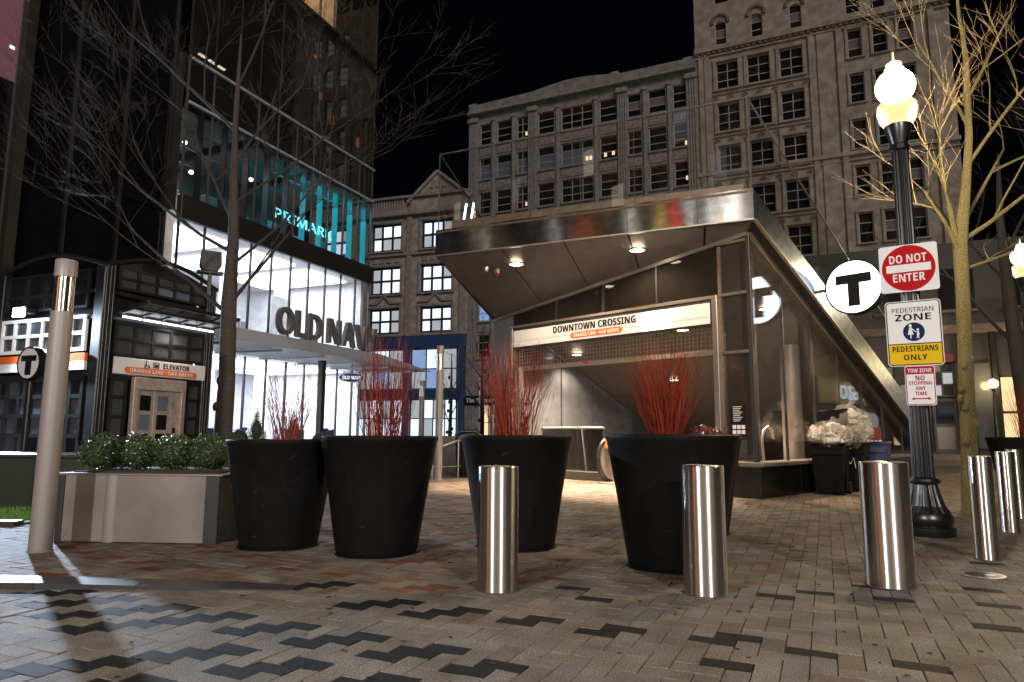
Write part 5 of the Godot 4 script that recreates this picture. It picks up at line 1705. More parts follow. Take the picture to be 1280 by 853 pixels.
# ---------------------------------------------------------------- street lamps
func street_lamps() -> void:
	var l := Node3D.new()
	l.name = "street_lamp"
	add_child(l, true)
	var b := MB.new()
	b.lathe([Vector2(0.3, 0.0), Vector2(0.31, 0.02), Vector2(0.31, 0.1), Vector2(0.27, 0.13), Vector2(0.29, 0.16), Vector2(0.3, 0.22), Vector2(0.27, 0.28)], 32)
	b.lathe([Vector2(0.265, 0.28), Vector2(0.22, 0.36), Vector2(0.175, 0.5), Vector2(0.15, 0.62)], 96, 0.1, 16)
	b.lathe([Vector2(0.15, 0.62), Vector2(0.175, 0.63), Vector2(0.185, 0.66), Vector2(0.175, 0.69), Vector2(0.13, 0.71)], 32)
	part("base", b, M.iron, l)
	var s := MB.new()
	s.lathe([Vector2(0.125, 0.71), Vector2(0.118, 1.5), Vector2(0.1, 5.0)], 96, 0.16, 12)
	s.lathe([Vector2(0.1, 5.0), Vector2(0.12, 5.02), Vector2(0.12, 5.08), Vector2(0.1, 5.1)], 32)
	part("shaft", s, M.iron, l)
	var h := MB.new()
	h.lathe([Vector2(0.1, 5.1), Vector2(0.13, 5.2), Vector2(0.16, 5.3), Vector2(0.17, 5.36), Vector2(0.11, 5.38), Vector2(0.1, 5.44), Vector2(0.13, 5.48), Vector2(0.09, 5.53), Vector2(0.15, 5.6), Vector2(0.14, 5.64), Vector2(0.0, 5.65)], 32)
	part("globe_holder", h, M.iron, l)
	var g := MB.new()
	g.lathe([Vector2(0.165, 5.36), Vector2(0.22, 5.45), Vector2(0.245, 5.56), Vector2(0.235, 5.66), Vector2(0.2, 5.7)], 32)
	part("lower_globe", g, M.lamp_bowl, l)
	var u := MB.new()
	var prof := []
	for i in 15:
		var a := -PI * 0.42 + (PI * 0.9) * i / 14.0
		prof.append(Vector2(maxf(cos(a) * 0.244, 0.0), 5.93 + sin(a) * 0.242))
	u.lathe(prof, 32)
	part("lamp_globe", u, M.lamp_globe, l)
	var f := MB.new()
	f.lathe([Vector2(0.1, 6.165), Vector2(0.12, 6.18), Vector2(0.09, 6.22), Vector2(0.1, 6.25), Vector2(0.06, 6.28), Vector2(0.015, 6.31), Vector2(0.01, 6.42), Vector2(0, 6.43)], 24)
	part("finial", f, M.lamp_bowl, l)
	l.position = Vector3(5.2, 0, -8.75)
	tag(l, "black fluted lamp post with lit acorn globe, carrying the three road signs", "street lamp", "acorn globe street lamps")
	omni("lamp_light", Vector3(0, 5.94, 0), Color(1.0, 0.89, 0.71), 28.0, 0.16, l)
	for q in [[13.55, -17.7, "black acorn street lamp at the picture's edge, beyond the planter"], [4.6, 6.5, "acorn street lamp behind the photographer, towards the shops"], [-6.5, 5.0, "acorn street lamp behind the photographer, towards the tower"], [-14.0, 2.6, "orange sodium acorn street lamp far left behind the photographer"]]:
		var o := copy(l, q[2], Vector3(q[0], 0, q[1]))
		if q[1] > 0.0:                 # the lamps on this side of the plaza burn whiter
			var li: OmniLight3D = o.get_node("lamp_light")
			li.light_color = Color(1.0, 0.97, 0.94)
			li.light_energy = 108.0
			if q[0] < -10.0:
				li.light_color = Color(1.0, 0.55, 0.25)
				li.light_energy = 10.0
				(o.get_node("lamp_globe") as MeshInstance3D).set_surface_override_material(0, M.lamp_sodium)
	var sm := Node3D.new()
	sm.name = "small_globe_lamp"
	add_child(sm, true)
	var sp := MB.new()
	sp.lathe([Vector2(0.14, 0), Vector2(0.14, 0.2), Vector2(0.06, 0.4), Vector2(0.05, 3.2), Vector2(0.1, 3.25), Vector2(0.1, 3.32), Vector2(0.04, 3.34)], 20)
	part("post", sp, M.iron, sm)
	var sg := MB.new()
	var pr := []
	for i in 11:
		var a := -PI * 0.45 + PI * 0.95 * i / 10.0
		pr.append(Vector2(maxf(cos(a) * 0.2, 0.0), 3.52 + sin(a) * 0.2))
	sg.lathe(pr, 24)
	part("lamp_globe", sg, M.lamp_globe, sm)
	omni("lamp_light", Vector3(0, 3.52, 0), Color(1.0, 0.85, 0.6), 4.0, 0.14, sm)
	sm.position = Vector3(21.9, 0, -31.0)
	tag(sm, "small globe lamp before the warm lit shop window", "street lamp", "small globe lamps on the right")
	copy(sm, "small globe lamp at the picture's edge above the planter", Vector3(15.2, 0, -20.2))

# ---------------------------------------------------------------- road signs on the lamp post
func plate(b: MB, w: float, h: float, r: float, z0: float, z1: float) -> void:
	var p := PackedVector2Array()
	for k in 4:
		var c := Vector2([1, -1, -1, 1][k] * (w * 0.5 - r), [1, 1, -1, -1][k] * (h * 0.5 - r))
		for i in 6:
			var a := PI * 0.5 * (k + i / 5.0)
			p.append(c + Vector2(cos(a), sin(a)) * r)
	b.prism(p, z0, z1)

func disc(b: MB, c: Vector2, r: float, z0: float, z1: float, n := 48) -> void:
	var p := PackedVector2Array()
	for i in n: p.append(c + Vector2(cos(TAU * i / n), sin(TAU * i / n)) * r)
	b.prism(p, z0, z1)

func sheet(called: String, w: float, h: float, r: float, z: float, m: Material, parent: Node, at := Vector3.ZERO) -> MeshInstance3D:
	var b := MB.new()
	plate(b, w, h, r, z, z + 0.002)
	return part(called, b, m, parent, at)

func post_signs() -> void:
	var turn := deg_to_rad(-34.0)
	var n := Vector3(sin(turn), 0, cos(turn))
	var x := Vector3(cos(turn), 0, -sin(turn))
	var base := Vector3(5.2, 0, -8.75) + n * 0.17
	# do not enter
	var a := thing("do_not_enter_sign", "square white sign with red disc reading DO NOT ENTER on the lamp post", "road sign", base + Vector3(0, 3.37, 0) + x * 0.01, turn)
	sheet("plate", 0.66, 0.62, 0.04, -0.004, M.sign_white, a)
	var d := MB.new(); disc(d, Vector2.ZERO, 0.3, 0.0, 0.003)
	part("red_disc", d, M.sign_red, a)
	sheet("white_bar", 0.5, 0.1, 0.004, 0.004, M.sign_white, a)
	words("DO NOT", M.sign_white, a, Vector3(0, 0.125, 0.007), 0.105, 0.42, 0.004)
	words("ENTER", M.sign_white, a, Vector3(0, -0.125, 0.007), 0.105, 0.36, 0.004)
	boxpart("bracket", Vector3(0, 0, -0.06), Vector3(0.06, 0.5, 0.1), M.trim_steel, a, 0.005)
	# pedestrian zone
	var b := thing("pedestrian_zone_sign", "tall white and yellow sign reading PEDESTRIAN ZONE, PEDESTRIANS ONLY", "road sign", base + Vector3(0, 2.52, 0) + x * 0.02, turn)
	sheet("plate", 0.62, 0.84, 0.045, -0.004, M.sign_white, b)
	sheet("border", 0.6, 0.82, 0.04, 0.0, M.sign_black, b)
	sheet("white_field", 0.575, 0.795, 0.032, 0.004, M.sign_white, b)
	sheet("yellow_field", 0.575, 0.26, 0.02, 0.008, M.sign_yellow, b, Vector3(0, -0.268, 0))
	sheet("divider", 0.575, 0.012, 0.001, 0.011, M.sign_black, b, Vector3(0, -0.138, 0))
	words("PEDESTRIAN", M.sign_black, b, Vector3(0, 0.3, 0.009), 0.06, 0.46, 0.004, "Droid Sans", false)
	words("ZONE", M.sign_black, b, Vector3(0, 0.205, 0.009), 0.085, 0.4, 0.004)
	var e := MB.new(); disc(e, Vector2(0, 0.015), 0.12, 0.006, 0.009)
	part("blue_disc", e, M.sign_blue, b)
	var f := MB.new()                                # a tall figure leading a small one
	disc(f, Vector2(-0.035, 0.095), 0.018, 0.01, 0.013, 16)
	f.prism(PackedVector2Array([Vector2(-0.045, 0.075), Vector2(-0.025, 0.075), Vector2(-0.005, -0.02), Vector2(-0.03, -0.02), Vector2(-0.03, -0.07), Vector2(-0.042, -0.07), Vector2(-0.042, -0.02), Vector2(-0.07, -0.02)]), 0.01, 0.013)
	f.bar(Vector3(-0.025, 0.06, 0.0115), Vector3(0.025, 0.01, 0.0115), 0.003, 0.01)
	disc(f, Vector2(0.045, 0.04), 0.014, 0.01, 0.013, 16)
	f.prism(PackedVector2Array([Vector2(0.035, 0.022), Vector2(0.055, 0.022), Vector2(0.062, -0.03), Vector2(0.052, -0.03), Vector2(0.058, -0.07), Vector2(0.048, -0.07), Vector2(0.045, -0.035), Vector2(0.036, -0.07), Vector2(0.027, -0.07), Vector2(0.034, -0.02)]), 0.01, 0.013)
	part("pictogram", f, M.sign_white, b)
	words("PEDESTRIANS", M.sign_black, b, Vector3(0, -0.2, 0.012), 0.07, 0.5, 0.004)
	words("ONLY", M.sign_black, b, Vector3(0, -0.31, 0.012), 0.07, 0.26, 0.004)
	boxpart("bracket", Vector3(0, 0, -0.06), Vector3(0.06, 0.6, 0.1), M.trim_steel, b, 0.005)
	# tow zone
	var t := thing("tow_zone_sign", "small white sign with red print reading TOW ZONE NO STOPPING ANY TIME", "road sign", base + Vector3(0, 1.85, 0) + x * 0.05, turn)
	sheet("plate", 0.33, 0.5, 0.03, -0.004, M.sign_white, t)
	sheet("border", 0.315, 0.485, 0.026, 0.0, M.sign_crimson, t)
	sheet("white_field", 0.295, 0.375, 0.012, 0.004, M.sign_white, t, Vector3(0, -0.045, 0))
	words("TOW ZONE", M.sign_white, t, Vector3(0, 0.19, 0.006), 0.05, 0.26, 0.003)
	for q in [["NO", 0.095, 0.06, 0.1], ["STOPPING", 0.03, 0.045, 0.25], ["ANY", -0.035, 0.045, 0.11], ["TIME", -0.1, 0.045, 0.13]]:
		words(q[0], M.sign_crimson, t, Vector3(0, q[1], 0.009), q[2], q[3], 0.003)
	var ar := MB.new()
	ar.prism(PackedVector2Array([Vector2(-0.11, -0.165), Vector2(-0.075, -0.145), Vector2(-0.075, -0.158), Vector2(0.075, -0.158), Vector2(0.075, -0.145), Vector2(0.11, -0.165), Vector2(0.075, -0.185), Vector2(0.075, -0.172), Vector2(-0.075, -0.172), Vector2(-0.075, -0.185)]), 0.007, 0.01)
	part("double_arrow", ar, M.sign_crimson, t)
	boxpart("bracket", Vector3(-0.03, 0, -0.06), Vector3(0.05, 0.4, 0.1), M.trim_steel, t, 0.005)

# ---------------------------------------------------------------- the round T signs
func roundel(o: Node3D, r: float, face: Material) -> void:
	var rim := MB.new()
	rim.xf = Transform3D(Basis(Vector3.RIGHT, PI / 2), Vector3.ZERO)
	rim.lathe([Vector2(r * 0.94, -0.1), Vector2(r, -0.1), Vector2(r, 0.1), Vector2(r * 0.94, 0.1)], 64)
	part("rim", rim, M.sign_black, o)
	for s in [1, -1]:
		var f := MB.new()
		disc(f, Vector2.ZERO, r * 0.95, 0.085 * s - 0.004, 0.085 * s + 0.004, 64)
		var fo := part("face", f, face, o)
		var t := MB.new()
		var z: float = 0.094 * s
		t.box(Vector3(0, 0.3 * r, z), Vector3(1.22 * r, 0.34 * r, 0.008))
		t.box(Vector3(0, -0.28 * r, z), Vector3(0.4 * r, 0.83 * r, 0.008))
		part("letter", t, M.sign_black, fo)

func hanging_sign() -> void:
	var o := thing("lit_round_sign", "large lit white disc with a black letter T beside the sloping fascia", "sign", Vector3(7.42, 4.38, -14.48), facing(0.691, 0.723))
	roundel(o, 0.6, M.sign_lit)
	boxpart("arm", Vector3(-0.72, 0.02, 0), Vector3(0.36, 0.06, 0.06), M.dark_frame, o)
	var k := thing("round_sign_post", "dull white disc with a black letter T on a post by the kiosk", "sign", Vector3(-10.6, 0, -15.0), deg_to_rad(-8.0))
	var hd := Node3D.new()
	hd.name = "sign_head"
	k.add_child(hd, true)
	hd.position = Vector3(0, 2.68, 0)
	hd.rotation.y = deg_to_rad(90.0)
	var rim := MB.new()
	var r := 0.37
	rim.xf = Transform3D(Basis(Vector3.RIGHT, PI / 2), Vector3.ZERO)
	rim.lathe([Vector2(r * 0.9, -0.08), Vector2(r, -0.08), Vector2(r, 0.08), Vector2(r * 0.9, 0.08)], 48)
	part("rim", rim, M.sign_black, hd)
	var f := MB.new(); disc(f, Vector2.ZERO, r * 0.92, -0.07, 0.07)
	part("face", f, M.sign_white, hd)
	var t := MB.new()
	for z in [0.075, -0.075]:
		t.box(Vector3(0, 0.3 * r, z), Vector3(1.3 * r, 0.34 * r, 0.01))
		t.box(Vector3(0, -0.28 * r, z), Vector3(0.5 * r, 0.83 * r, 0.01))
	part("letter", t, M.sign_black, hd)
	hd.rotation.y = deg_to_rad(-13.0)
	boxpart("post", Vector3(0, 1.15, 0), Vector3(0.12, 2.3, 0.12), M.kiosk_black, k, 0.02)

# ---------------------------------------------------------------- rubbish
func trash() -> void:
	var turn := facing(0.723, -0.691) - PI / 2 + 0.1
	for q in [["wheeled_cart", "black wheeled rubbish cart heaped with clear bags, lid thrown open", 2.0, M.cart_black, true], ["wheeled_cart", "black wheeled cart with a white letter M, behind the first", 3.15, M.cart_black, false], ["recycling_cart", "blue wheeled recycling cart behind the black carts", 4.5, M.cart_blue, false]]:
		var p: Vector3 = Vector3(4.87 + 0.32, 0, -13.32 + 0.34) + Vector3(0.723, 0, -0.691) * q[2]
		var c := thing(q[0], q[1], "rubbish cart", p, deg_to_rad(-38.0), "wheeled carts along the station's side")
		var b := MB.new()
		cart_body(b)
		part("body", b, q[3], c)
		var rm := MB.new()
		rm.box(Vector3(0, 1.03, 0.33), Vector3(0.66, 0.06, 0.06), 0.015)
		rm.box(Vector3(0, 1.03, -0.33), Vector3(0.66, 0.06, 0.06), 0.015)
		rm.box(Vector3(0.31, 1.03, 0), Vector3(0.06, 0.06, 0.62), 0.015)
		rm.box(Vector3(-0.31, 1.03, 0), Vector3(0.06, 0.06, 0.62), 0.015)
		part("rim", rm, q[3], c)
		for s in [-1, 1]:
			var w := MB.new()
			w.xf = Transform3D(Basis(Vector3(0, 0, 1), PI / 2), Vector3(0.27 * s, 0.13, -0.28))
			w.lathe([Vector2(0.0, -0.03), Vector2(0.12, -0.03), Vector2(0.13, -0.015), Vector2(0.13, 0.015), Vector2(0.12, 0.03), Vector2(0, 0.03)], 20)
			part("wheel", w, M.sign_black, c)
		if q[4]:
			boxpart("lid", Vector3(0, 1.42, -0.4), Vector3(0.6, 0.66, 0.04), q[3], c, 0.015)
			var lid: Node3D = c.get_node("lid")
			lid.rotation = Vector3(-0.22, 0, 0.1)
	var mk := get_node("wheeled_cart2") if has_node("wheeled_cart2") else null
	var letter_at := Vector3(0.02, 0.62, 0.306)
	for o in get_children():
		if o.has_meta("label") and String(o.get_meta("label")).contains("letter M"):
			var g := MB.new()
			var pts := [Vector3(-0.09, -0.1, 0), Vector3(-0.06, 0.1, 0), Vector3(0.01, -0.03, 0), Vector3(0.08, 0.11, 0), Vector3(0.11, -0.11, 0)]
			for i in 4: g.bar(pts[i], pts[i + 1], 0.018, 0.006)
			part("painted_letter", g, M.sign_white, o, letter_at)
			boxpart("yellow_sticker", Vector3(0.0, 0.88, 0.33), Vector3(0.14, 0.12, 0.006), M.sign_yellow, o)
	var nz := FastNoiseLite.new()
	nz.frequency = 0.012
	nz.fractal_octaves = 2
	nz.seed = 5
	var pal := [Color(0.3, 0.22, 0.15), Color(0.5, 0.46, 0.4), Color(0.42, 0.38, 0.32), Color(0.55, 0.53, 0.5), Color(0.4, 0.34, 0.28), Color(0.58, 0.57, 0.56), Color(0.42, 0.3, 0.2)]
	var base := Vector3(5.19, 0, -12.98)
	for q in [["big clear rubbish bag slumped over the front cart", base + Vector3(0.723, 0, -0.691) * 2.0 + Vector3(-0.05, 1.2, 0.12), Vector3(0.44, 0.27, 0.4)], ["tall clear rubbish bag heaped on the middle cart", base + Vector3(0.723, 0, -0.691) * 2.75 + Vector3(0.1, 1.4, 0.06), Vector3(0.42, 0.43, 0.42)], ["clear rubbish bag leaning right on the cart heap", base + Vector3(0.723, 0, -0.691) * 3.2 + Vector3(0.1, 1.3, 0.0), Vector3(0.34, 0.34, 0.34)]]:
		var b := MB.new()
		b.col = Color(0.75, 0.73, 0.68)
		b.blob(Vector3.ZERO, q[2], nz, 0.2, 40, 0.9 + 0.4 * q[2].x)
		var inner := MB.new()
		for i in 120:
			var d := Vector3(rng.randf_range(-1, 1), rng.randf_range(-1, 1), rng.randf_range(-1, 1))
			if d.length() > 1.0: continue
			d = d.normalized() * rng.randf_range(0.5, 0.78)
			inner.xf = Transform3D(Basis.from_euler(Vector3(rng.randf() * 6.0, rng.randf() * 6.0, rng.randf() * 6.0)), d * q[2])
			inner.col = pal[rng.randi() % 7]
			if i % 3 == 0: inner.lathe([Vector2(0.0, -0.05), Vector2(0.035, -0.05), Vector2(0.045, 0.06), Vector2(0.0, 0.06)], 10)
			else: inner.box(Vector3.ZERO, Vector3(rng.randf_range(0.1, 0.24), rng.randf_range(0.02, 0.08), rng.randf_range(0.08, 0.2)), 0.005)
		var kn := MB.new()
		var o := thing("rubbish_bag", q[0], "rubbish bag", q[1], 0.0, "clear bags of rubbish on the carts")
		part("bag", b, M.bag_film, o)
		var ino := part("contents", inner, M.bag_plastic, o)
		ino.set_meta("kind", "stuff")
		kn.col = Color(0.5, 0.46, 0.4)
		kn.tube([Vector3(0, q[2].y * 0.9, 0), Vector3(0.03, q[2].y * 1.12, 0.02), Vector3(0.1, q[2].y * 1.25, 0.0)], [0.06, 0.025, 0.07], 9)
		part("knot", kn, M.bag_film, o)
	var rd := thing("red_crate", "red plastic crate standing behind the blue cart", "crate", base + Vector3(0.723, 0, -0.691) * 4.4 + Vector3(-0.1, 1.06, 0.1), deg_to_rad(-38.0))
	for i in 6: boxpart("slat", Vector3(-0.2 + i * 0.08, 0.16, 0.14), Vector3(0.05, 0.32, 0.02), M.brick_red, rd, 0.004)
	boxpart("bottom", Vector3(0, 0.015, 0), Vector3(0.48, 0.03, 0.3), M.sign_white, rd, 0.005)
	boxpart("back", Vector3(0, 0.17, -0.14), Vector3(0.46, 0.3, 0.02), M.brick_red, rd)

func cart_body(b: MB) -> void:
	var t := [Vector3(-0.31, 1.0, -0.33), Vector3(0.31, 1.0, -0.33), Vector3(0.31, 1.0, 0.33), Vector3(-0.31, 1.0, 0.33)]
	var l := [Vector3(-0.25, 0.03, -0.24), Vector3(0.25, 0.03, -0.24), Vector3(0.25, 0.03, 0.26), Vector3(-0.25, 0.03, 0.26)]
	for i in 4:
		var j := (i + 1) % 4
		b.face4(l[i], l[j], t[j], t[i], (l[i] + l[j]) * Vector3(1, 0, 1))
	b.face4(l[0], l[1], l[2], l[3], Vector3.DOWN)
	b.face4(t[0] - Vector3(0, 0.04, 0), t[1] - Vector3(0, 0.04, 0), t[2] - Vector3(0, 0.04, 0), t[3] - Vector3(0, 0.04, 0), Vector3.UP)
	for s in [-1, 1]:                                   # ribs
		b.box(Vector3(0.16 * s, 0.5, 0.3), Vector3(0.05, 0.86, 0.03), 0.01)
		b.box(Vector3(0.285 * s, 0.5, 0.0), Vector3(0.03, 0.86, 0.1), 0.01)
	b.box(Vector3(0, 0.86, 0.335), Vector3(0.62, 0.1, 0.03), 0.01)

# ---------------------------------------------------------------- light columns and small things
func columns_and_small() -> void:
	var c := Node3D.new()
	c.name = "light_column"
	add_child(c, true)
	var b := MB.new()
	b.lathe([Vector2(0.118, 0.0), Vector2(0.118, 0.012), Vector2(0.108, 0.02), Vector2(0.107, 2.5)], 40)
	part("shaft", b, M.pole_paint, c)
	var m := MB.new()
	m.lathe([Vector2(0.096, 2.5), Vector2(0.096, 2.88)], 40)
	part("mirror_band", m, M.steel, c)
	var t := MB.new()
	t.lathe([Vector2(0.107, 2.88), Vector2(0.107, 3.06), Vector2(0.1, 3.07), Vector2(0, 3.07)], 40)
	part("cap", t, M.pole_paint, c)
	c.position = Vector3(-4.85, 0, -7.25)
	tag(c, "thick grey-beige column with a mirror band, nearest on the left", "light column", "light columns on the plaza")
	for q in [[-1.9, -18.0, 1.14, "tall slim column right of the shop canopy's tip"], [-3.15, -24.0, 0.98, "far slim column below the shop canopy's tip"], [-1.05, -24.0, 1.02, "far slim column beside the station's left column"]]:
		var o := copy(c, q[3], Vector3(q[0], 0, q[1]))
		o.scale = Vector3(0.9, q[2], 0.9)
	# black litter bin with a hooded top, and a rail, left of the gate
	var bin := thing("litter_bin", "black hooded litter bin behind the planter of rusty twigs", "litter bin", Vector3(-1.2, 0, -19.2))
	var bb := MB.new()
	bb.lathe([Vector2(0.3, 0), Vector2(0.33, 0.05), Vector2(0.36, 0.9), Vector2(0.38, 0.94), Vector2(0.36, 0.96)], 28)
	part("drum", bb, M.iron, bin)
	var hd := MB.new()
	hd.tube([Vector3(-0.36, 0.95, 0), Vector3(-0.34, 1.15, 0), Vector3(-0.2, 1.24, 0), Vector3(0.2, 1.24, 0), Vector3(0.34, 1.15, 0), Vector3(0.36, 0.95, 0)], [0.05, 0.05, 0.06, 0.06, 0.05, 0.05], 8)
	part("hood", hd, M.iron, bin)
	var rl := thing("handrail", "low grey steel handrail left of the station gate", "railing", Vector3(-1.75, 0, -18.9))
	var rb := MB.new()
	rb.tube([Vector3(-0.35, 0, 0.5), Vector3(-0.35, 0.75, 0.5), Vector3(0.3, 1.0, 0), Vector3(0.9, 1.0, -0.4)], [0.03, 0.03, 0.03, 0.03], 8)
	rb.tube([Vector3(0.3, 0, 0), Vector3(0.3, 1.0, 0)], [0.03, 0.03], 8)
	rb.tube([Vector3(-0.35, 0.3, 0.5), Vector3(0.9, 0.3, -0.4)], [0.02, 0.02], 8)
	part("rail", rb, M.trim_steel, rl)
	var bw := thing("black_barrier", "low black barrier wall before the blue shop", "barrier", Vector3(-2.2, 0, -21.5))
	for i in 5: boxpart("barrier_panel", Vector3(-2.0 + i, 0.55, 0), Vector3(0.98, 1.1, 0.12), M.kiosk_black, bw, 0.01)
	# round utility cover and small litter
	var dc := thing("utility_cover", "round dark metal utility cover beside the slim bollard", "utility cover", Vector3(4.2, 0.004, -6.28))
	var d1 := MB.new(); d1.lathe([Vector2(0.17, 0), Vector2(0.17, 0.006), Vector2(0.14, 0.006)], 32)
	part("ring", d1, M.trim_steel, dc)
	var d2 := MB.new(); d2.lathe([Vector2(0.14, 0.005), Vector2(0, 0.006)], 32)
	part("lid", d2, M.iron, dc)
	boxpart("white_mark", Vector3(0.05, 0.008, 0.03), Vector3(0.08, 0.003, 0.05), M.sign_white, dc)
	var lt := MB.new()
	for i in 190:
		var z := -rng.randf_range(3.5, 12.0)
		var x := rng.randf_range(-0.7, 0.74) * -z
		lt.xf = Transform3D(Basis(Vector3.UP, rng.randf() * TAU), Vector3(x, 0.0045, z))
		var r := rng.randf_range(0.008, 0.02)
		lt.box(Vector3.ZERO, Vector3(r * 2.2, 0.004, r * 1.3), 0.0015)
	var lo := part("litter", lt, M.soil, self)
	lo.set_meta("kind", "stuff")
	tag(lo, "dark gum spots, butts and leaf scraps scattered on the paving", "litter")

# ---------------------------------------------------------------- trees
func branch(b: MB, tw: MB, p: Vector3, d: Vector3, l: float, r: float, depth: int, droop := 0.0) -> void:
	var n := 4 if depth > 1 else 3
	var pts := [p]
	var rad := [r]
	var q := p
	var dir := d.normalized()
	for i in n:
		dir = (dir + Vector3(rng.randf_range(-1, 1), rng.randf_range(-0.6, 0.9) - droop, rng.randf_range(-1, 1)) * (0.12 if depth > 1 else 0.09)).normalized()
		q += dir * l / n
		pts.append(q); rad.append(r * (1.0 - 0.55 * (i + 1) / n))
	(b if depth > 1 else tw).tube(pts, rad, 7 if depth > 2 else (5 if depth == 2 else 3), false)
	if depth <= 0: return
	var kids := 3 + rng.randi() % 3 if depth < 3 else 3
	for k in kids:
		var t := rng.randf_range(0.3, 1.0)
		if k == 0: t = 1.0
		var f := t * n
		var i := mini(int(f), n - 1)
		var s: Vector3 = pts[i].lerp(pts[i + 1], f - i)
		var side := Vector3(rng.randf_range(-1, 1), rng.randf_range(-0.2, 0.6), rng.randf_range(-1, 1)).normalized()
		var nd := (dir + side * (0.3 if k == 0 else 0.8)).normalized()
		var nr: float = lerpf(rad[i], rad[i + 1], f - i) * rng.randf_range(0.5, 0.72)
		branch(b, tw, s, nd, l * rng.randf_range(0.5, 0.82), maxf(nr, 0.0026), depth - 1, droop)

func bare_tree(called: String, label: String, at: Vector3, trunk: Array, rad: Array, limbs: Array, bark: Material, twig: Material, droop := 0.0) -> void:
	var t := thing(called, label, "tree", at, 0.0, "bare trees round the plaza")
	var b := MB.new()
	b.tube(trunk, rad, 14)
	for i in 9:
		var y := rng.randf_range(0.6, 3.4)
		b.blob(Vector3(rng.randf_range(-0.1, 0.13), y, 0.08), Vector3(0.05, 0.07, 0.05), FastNoiseLite.new(), 0.3, 6)
	part("trunk", b, bark, t)
	var tw := MB.new()
	for q in limbs:
		var lb := MB.new()
		branch(lb, tw, q[0], q[1], q[2], q[3] * (0.78 if bark == M.bark else 1.0), q[4], droop)
		if lb.v.size(): part("limb", lb, M.bark_silhouette if bark == M.bark else bark, t)
	var o := part("twigs", tw, twig, t)
	o.set_meta("kind", "stuff")

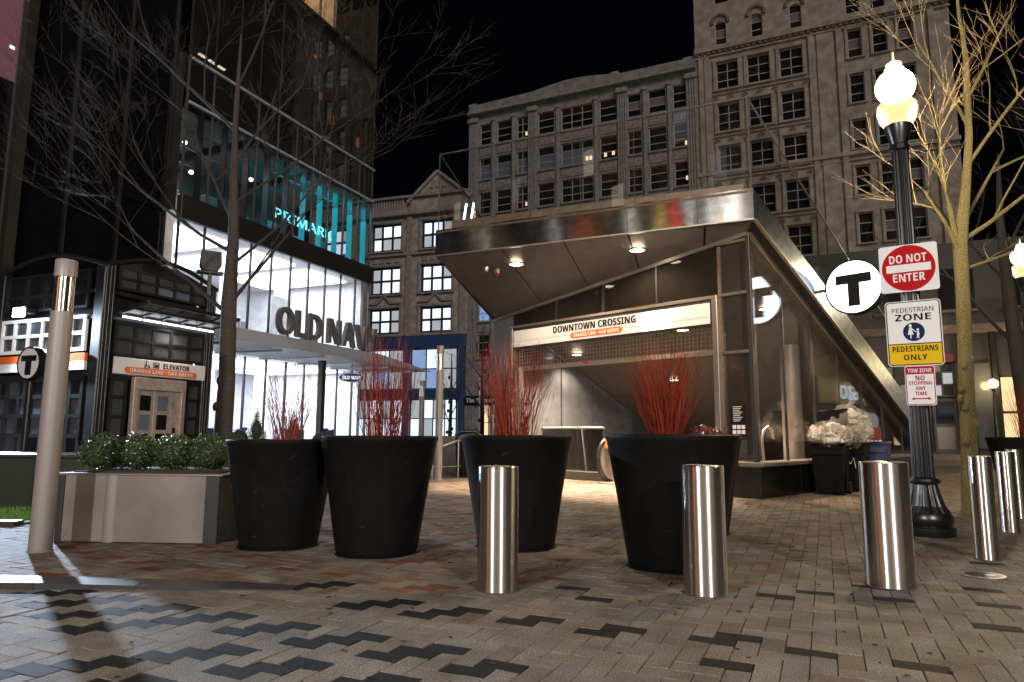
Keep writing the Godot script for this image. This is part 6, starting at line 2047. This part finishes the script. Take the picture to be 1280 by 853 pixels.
func trees() -> void:
	# yellow-lit tree by the lamp
	bare_tree("bare_tree", "bare young tree lit yellow by the street lamp", Vector3(7.2, 0, -10.9),
		[Vector3(0, 0, 0), Vector3(0.03, 0.9, 0), Vector3(0.07, 2.1, 0), Vector3(0.12, 3.4, 0.02), Vector3(0.16, 4.35, 0), Vector3(0.3, 5.3, 0.05), Vector3(0.46, 6.2, 0), Vector3(0.52, 7.6, 0), Vector3(0.45, 9.0, 0)],
		[0.15, 0.12, 0.112, 0.105, 0.108, 0.07, 0.055, 0.04, 0.015],
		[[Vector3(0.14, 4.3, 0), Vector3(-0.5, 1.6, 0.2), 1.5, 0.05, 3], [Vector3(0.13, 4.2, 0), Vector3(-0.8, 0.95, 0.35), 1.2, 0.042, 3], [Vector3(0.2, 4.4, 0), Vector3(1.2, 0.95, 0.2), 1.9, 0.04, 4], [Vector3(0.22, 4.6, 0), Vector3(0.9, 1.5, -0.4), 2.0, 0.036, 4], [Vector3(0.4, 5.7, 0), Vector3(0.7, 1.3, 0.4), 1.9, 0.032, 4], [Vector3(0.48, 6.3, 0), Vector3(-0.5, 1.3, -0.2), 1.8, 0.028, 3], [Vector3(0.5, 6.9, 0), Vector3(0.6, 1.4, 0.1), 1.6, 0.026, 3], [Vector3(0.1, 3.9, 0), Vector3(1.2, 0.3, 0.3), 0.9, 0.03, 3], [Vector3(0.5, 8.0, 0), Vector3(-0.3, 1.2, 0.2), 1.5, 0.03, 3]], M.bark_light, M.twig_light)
	# dark spreading tree on the left
	bare_tree("dark_bare_tree", "dark bare tree behind the beige planter box, spreading over the tower", Vector3(-4.36, 0, -10.4),
		[Vector3(0, 0, 0), Vector3(0.0, 0.9, 0), Vector3(0.01, 2.0, 0), Vector3(-0.02, 3.2, 0.02), Vector3(-0.02, 4.2, 0), Vector3(-0.05, 5.2, 0.05), Vector3(-0.1, 6.4, 0), Vector3(-0.05, 7.6, 0.1)],
		[0.17, 0.14, 0.125, 0.115, 0.085, 0.06, 0.04, 0.015],
		[[Vector3(-0.02, 3.0, 0), Vector3(-1.0, 1.0, 0.1), 2.0, 0.042, 5], [Vector3(0.0, 3.2, 0), Vector3(1.0, 0.95, 0.15), 1.8, 0.04, 5], [Vector3(-0.02, 3.8, 0), Vector3(0.9, 1.1, -0.2), 1.8, 0.036, 4], [Vector3(-0.02, 4.0, 0), Vector3(-1.1, 0.7, 0.25), 2.2, 0.04, 5], [Vector3(-0.03, 4.5, 0), Vector3(-0.8, 1.4, -0.3), 2.1, 0.036, 5], [Vector3(-0.04, 4.8, 0), Vector3(1.2, 0.7, 0.25), 1.9, 0.03, 4], [Vector3(-0.06, 5.5, 0), Vector3(0.9, 1.2, 0.2), 1.6, 0.03, 4], [Vector3(-0.08, 6.0, 0), Vector3(-0.9, 1.0, 0.3), 2.2, 0.04, 5], [Vector3(-0.08, 6.8, 0), Vector3(0.5, 1.3, -0.1), 1.9, 0.03, 4]], M.bark, M.twig, 0.03)
	# a second tree on the right, half outside the picture
	bare_tree("edge_bare_tree", "bare tree beyond the edge planter, dim trunk", Vector3(11.2, 0, -14.9),
		[Vector3(0, 0, 0), Vector3(0.02, 1.5, 0), Vector3(-0.08, 3.0, 0), Vector3(-0.15, 4.2, 0), Vector3(-0.2, 6.0, 0), Vector3(-0.1, 7.6, 0)], [0.2, 0.17, 0.155, 0.13, 0.08, 0.02],
		[[Vector3(-0.1, 3.2, 0), Vector3(-1.0, 1.3, 0.1), 2.2, 0.06, 4], [Vector3(-0.12, 3.8, 0), Vector3(0.9, 1.1, 0.2), 2.0, 0.06, 4], [Vector3(-0.16, 4.6, 0), Vector3(-0.8, 1.4, -0.2), 2.2, 0.05, 4], [Vector3(-0.18, 5.2, 0), Vector3(0.7, 1.3, 0.2), 2.0, 0.05, 4]], M.bark, M.twig)
	bare_tree("street_tree", "small dark bare street tree in front of the blue shop", Vector3(-2.35, 0, -26.0),
		[Vector3(0, 0, 0), Vector3(0.02, 1.2, 0), Vector3(0.05, 2.4, 0), Vector3(0.04, 4.2, 0)], [0.09, 0.075, 0.06, 0.015],
		[[Vector3(0.02, 1.5, 0), Vector3(-0.6, 1.2, 0), 1.1, 0.03, 3], [Vector3(0.03, 1.8, 0), Vector3(0.7, 1.2, 0.2), 1.1, 0.03, 3], [Vector3(0.04, 2.3, 0), Vector3(-0.5, 1.3, 0.2), 1.1, 0.028, 3], [Vector3(0.04, 2.8, 0), Vector3(0.6, 1.2, -0.2), 1.0, 0.025, 3]], M.bark, M.twig)
	bare_tree("slim_street_tree", "slim bare street tree beside the station's left column", Vector3(-1.0, 0, -23.0),
		[Vector3(0, 0, 0), Vector3(0.02, 1.4, 0), Vector3(0.0, 2.8, 0), Vector3(0.02, 4.8, 0)], [0.08, 0.07, 0.05, 0.015],
		[[Vector3(0.0, 2.0, 0), Vector3(-0.7, 1.1, 0), 1.2, 0.03, 3], [Vector3(0.0, 2.6, 0), Vector3(0.6, 1.2, 0.2), 1.1, 0.03, 3], [Vector3(0.0, 3.0, 0), Vector3(-0.7, 1.0, 0.2), 1.2, 0.028, 3], [Vector3(0.0, 3.6, 0), Vector3(-0.4, 1.2, -0.2), 1.0, 0.025, 3]], M.bark, M.twig)
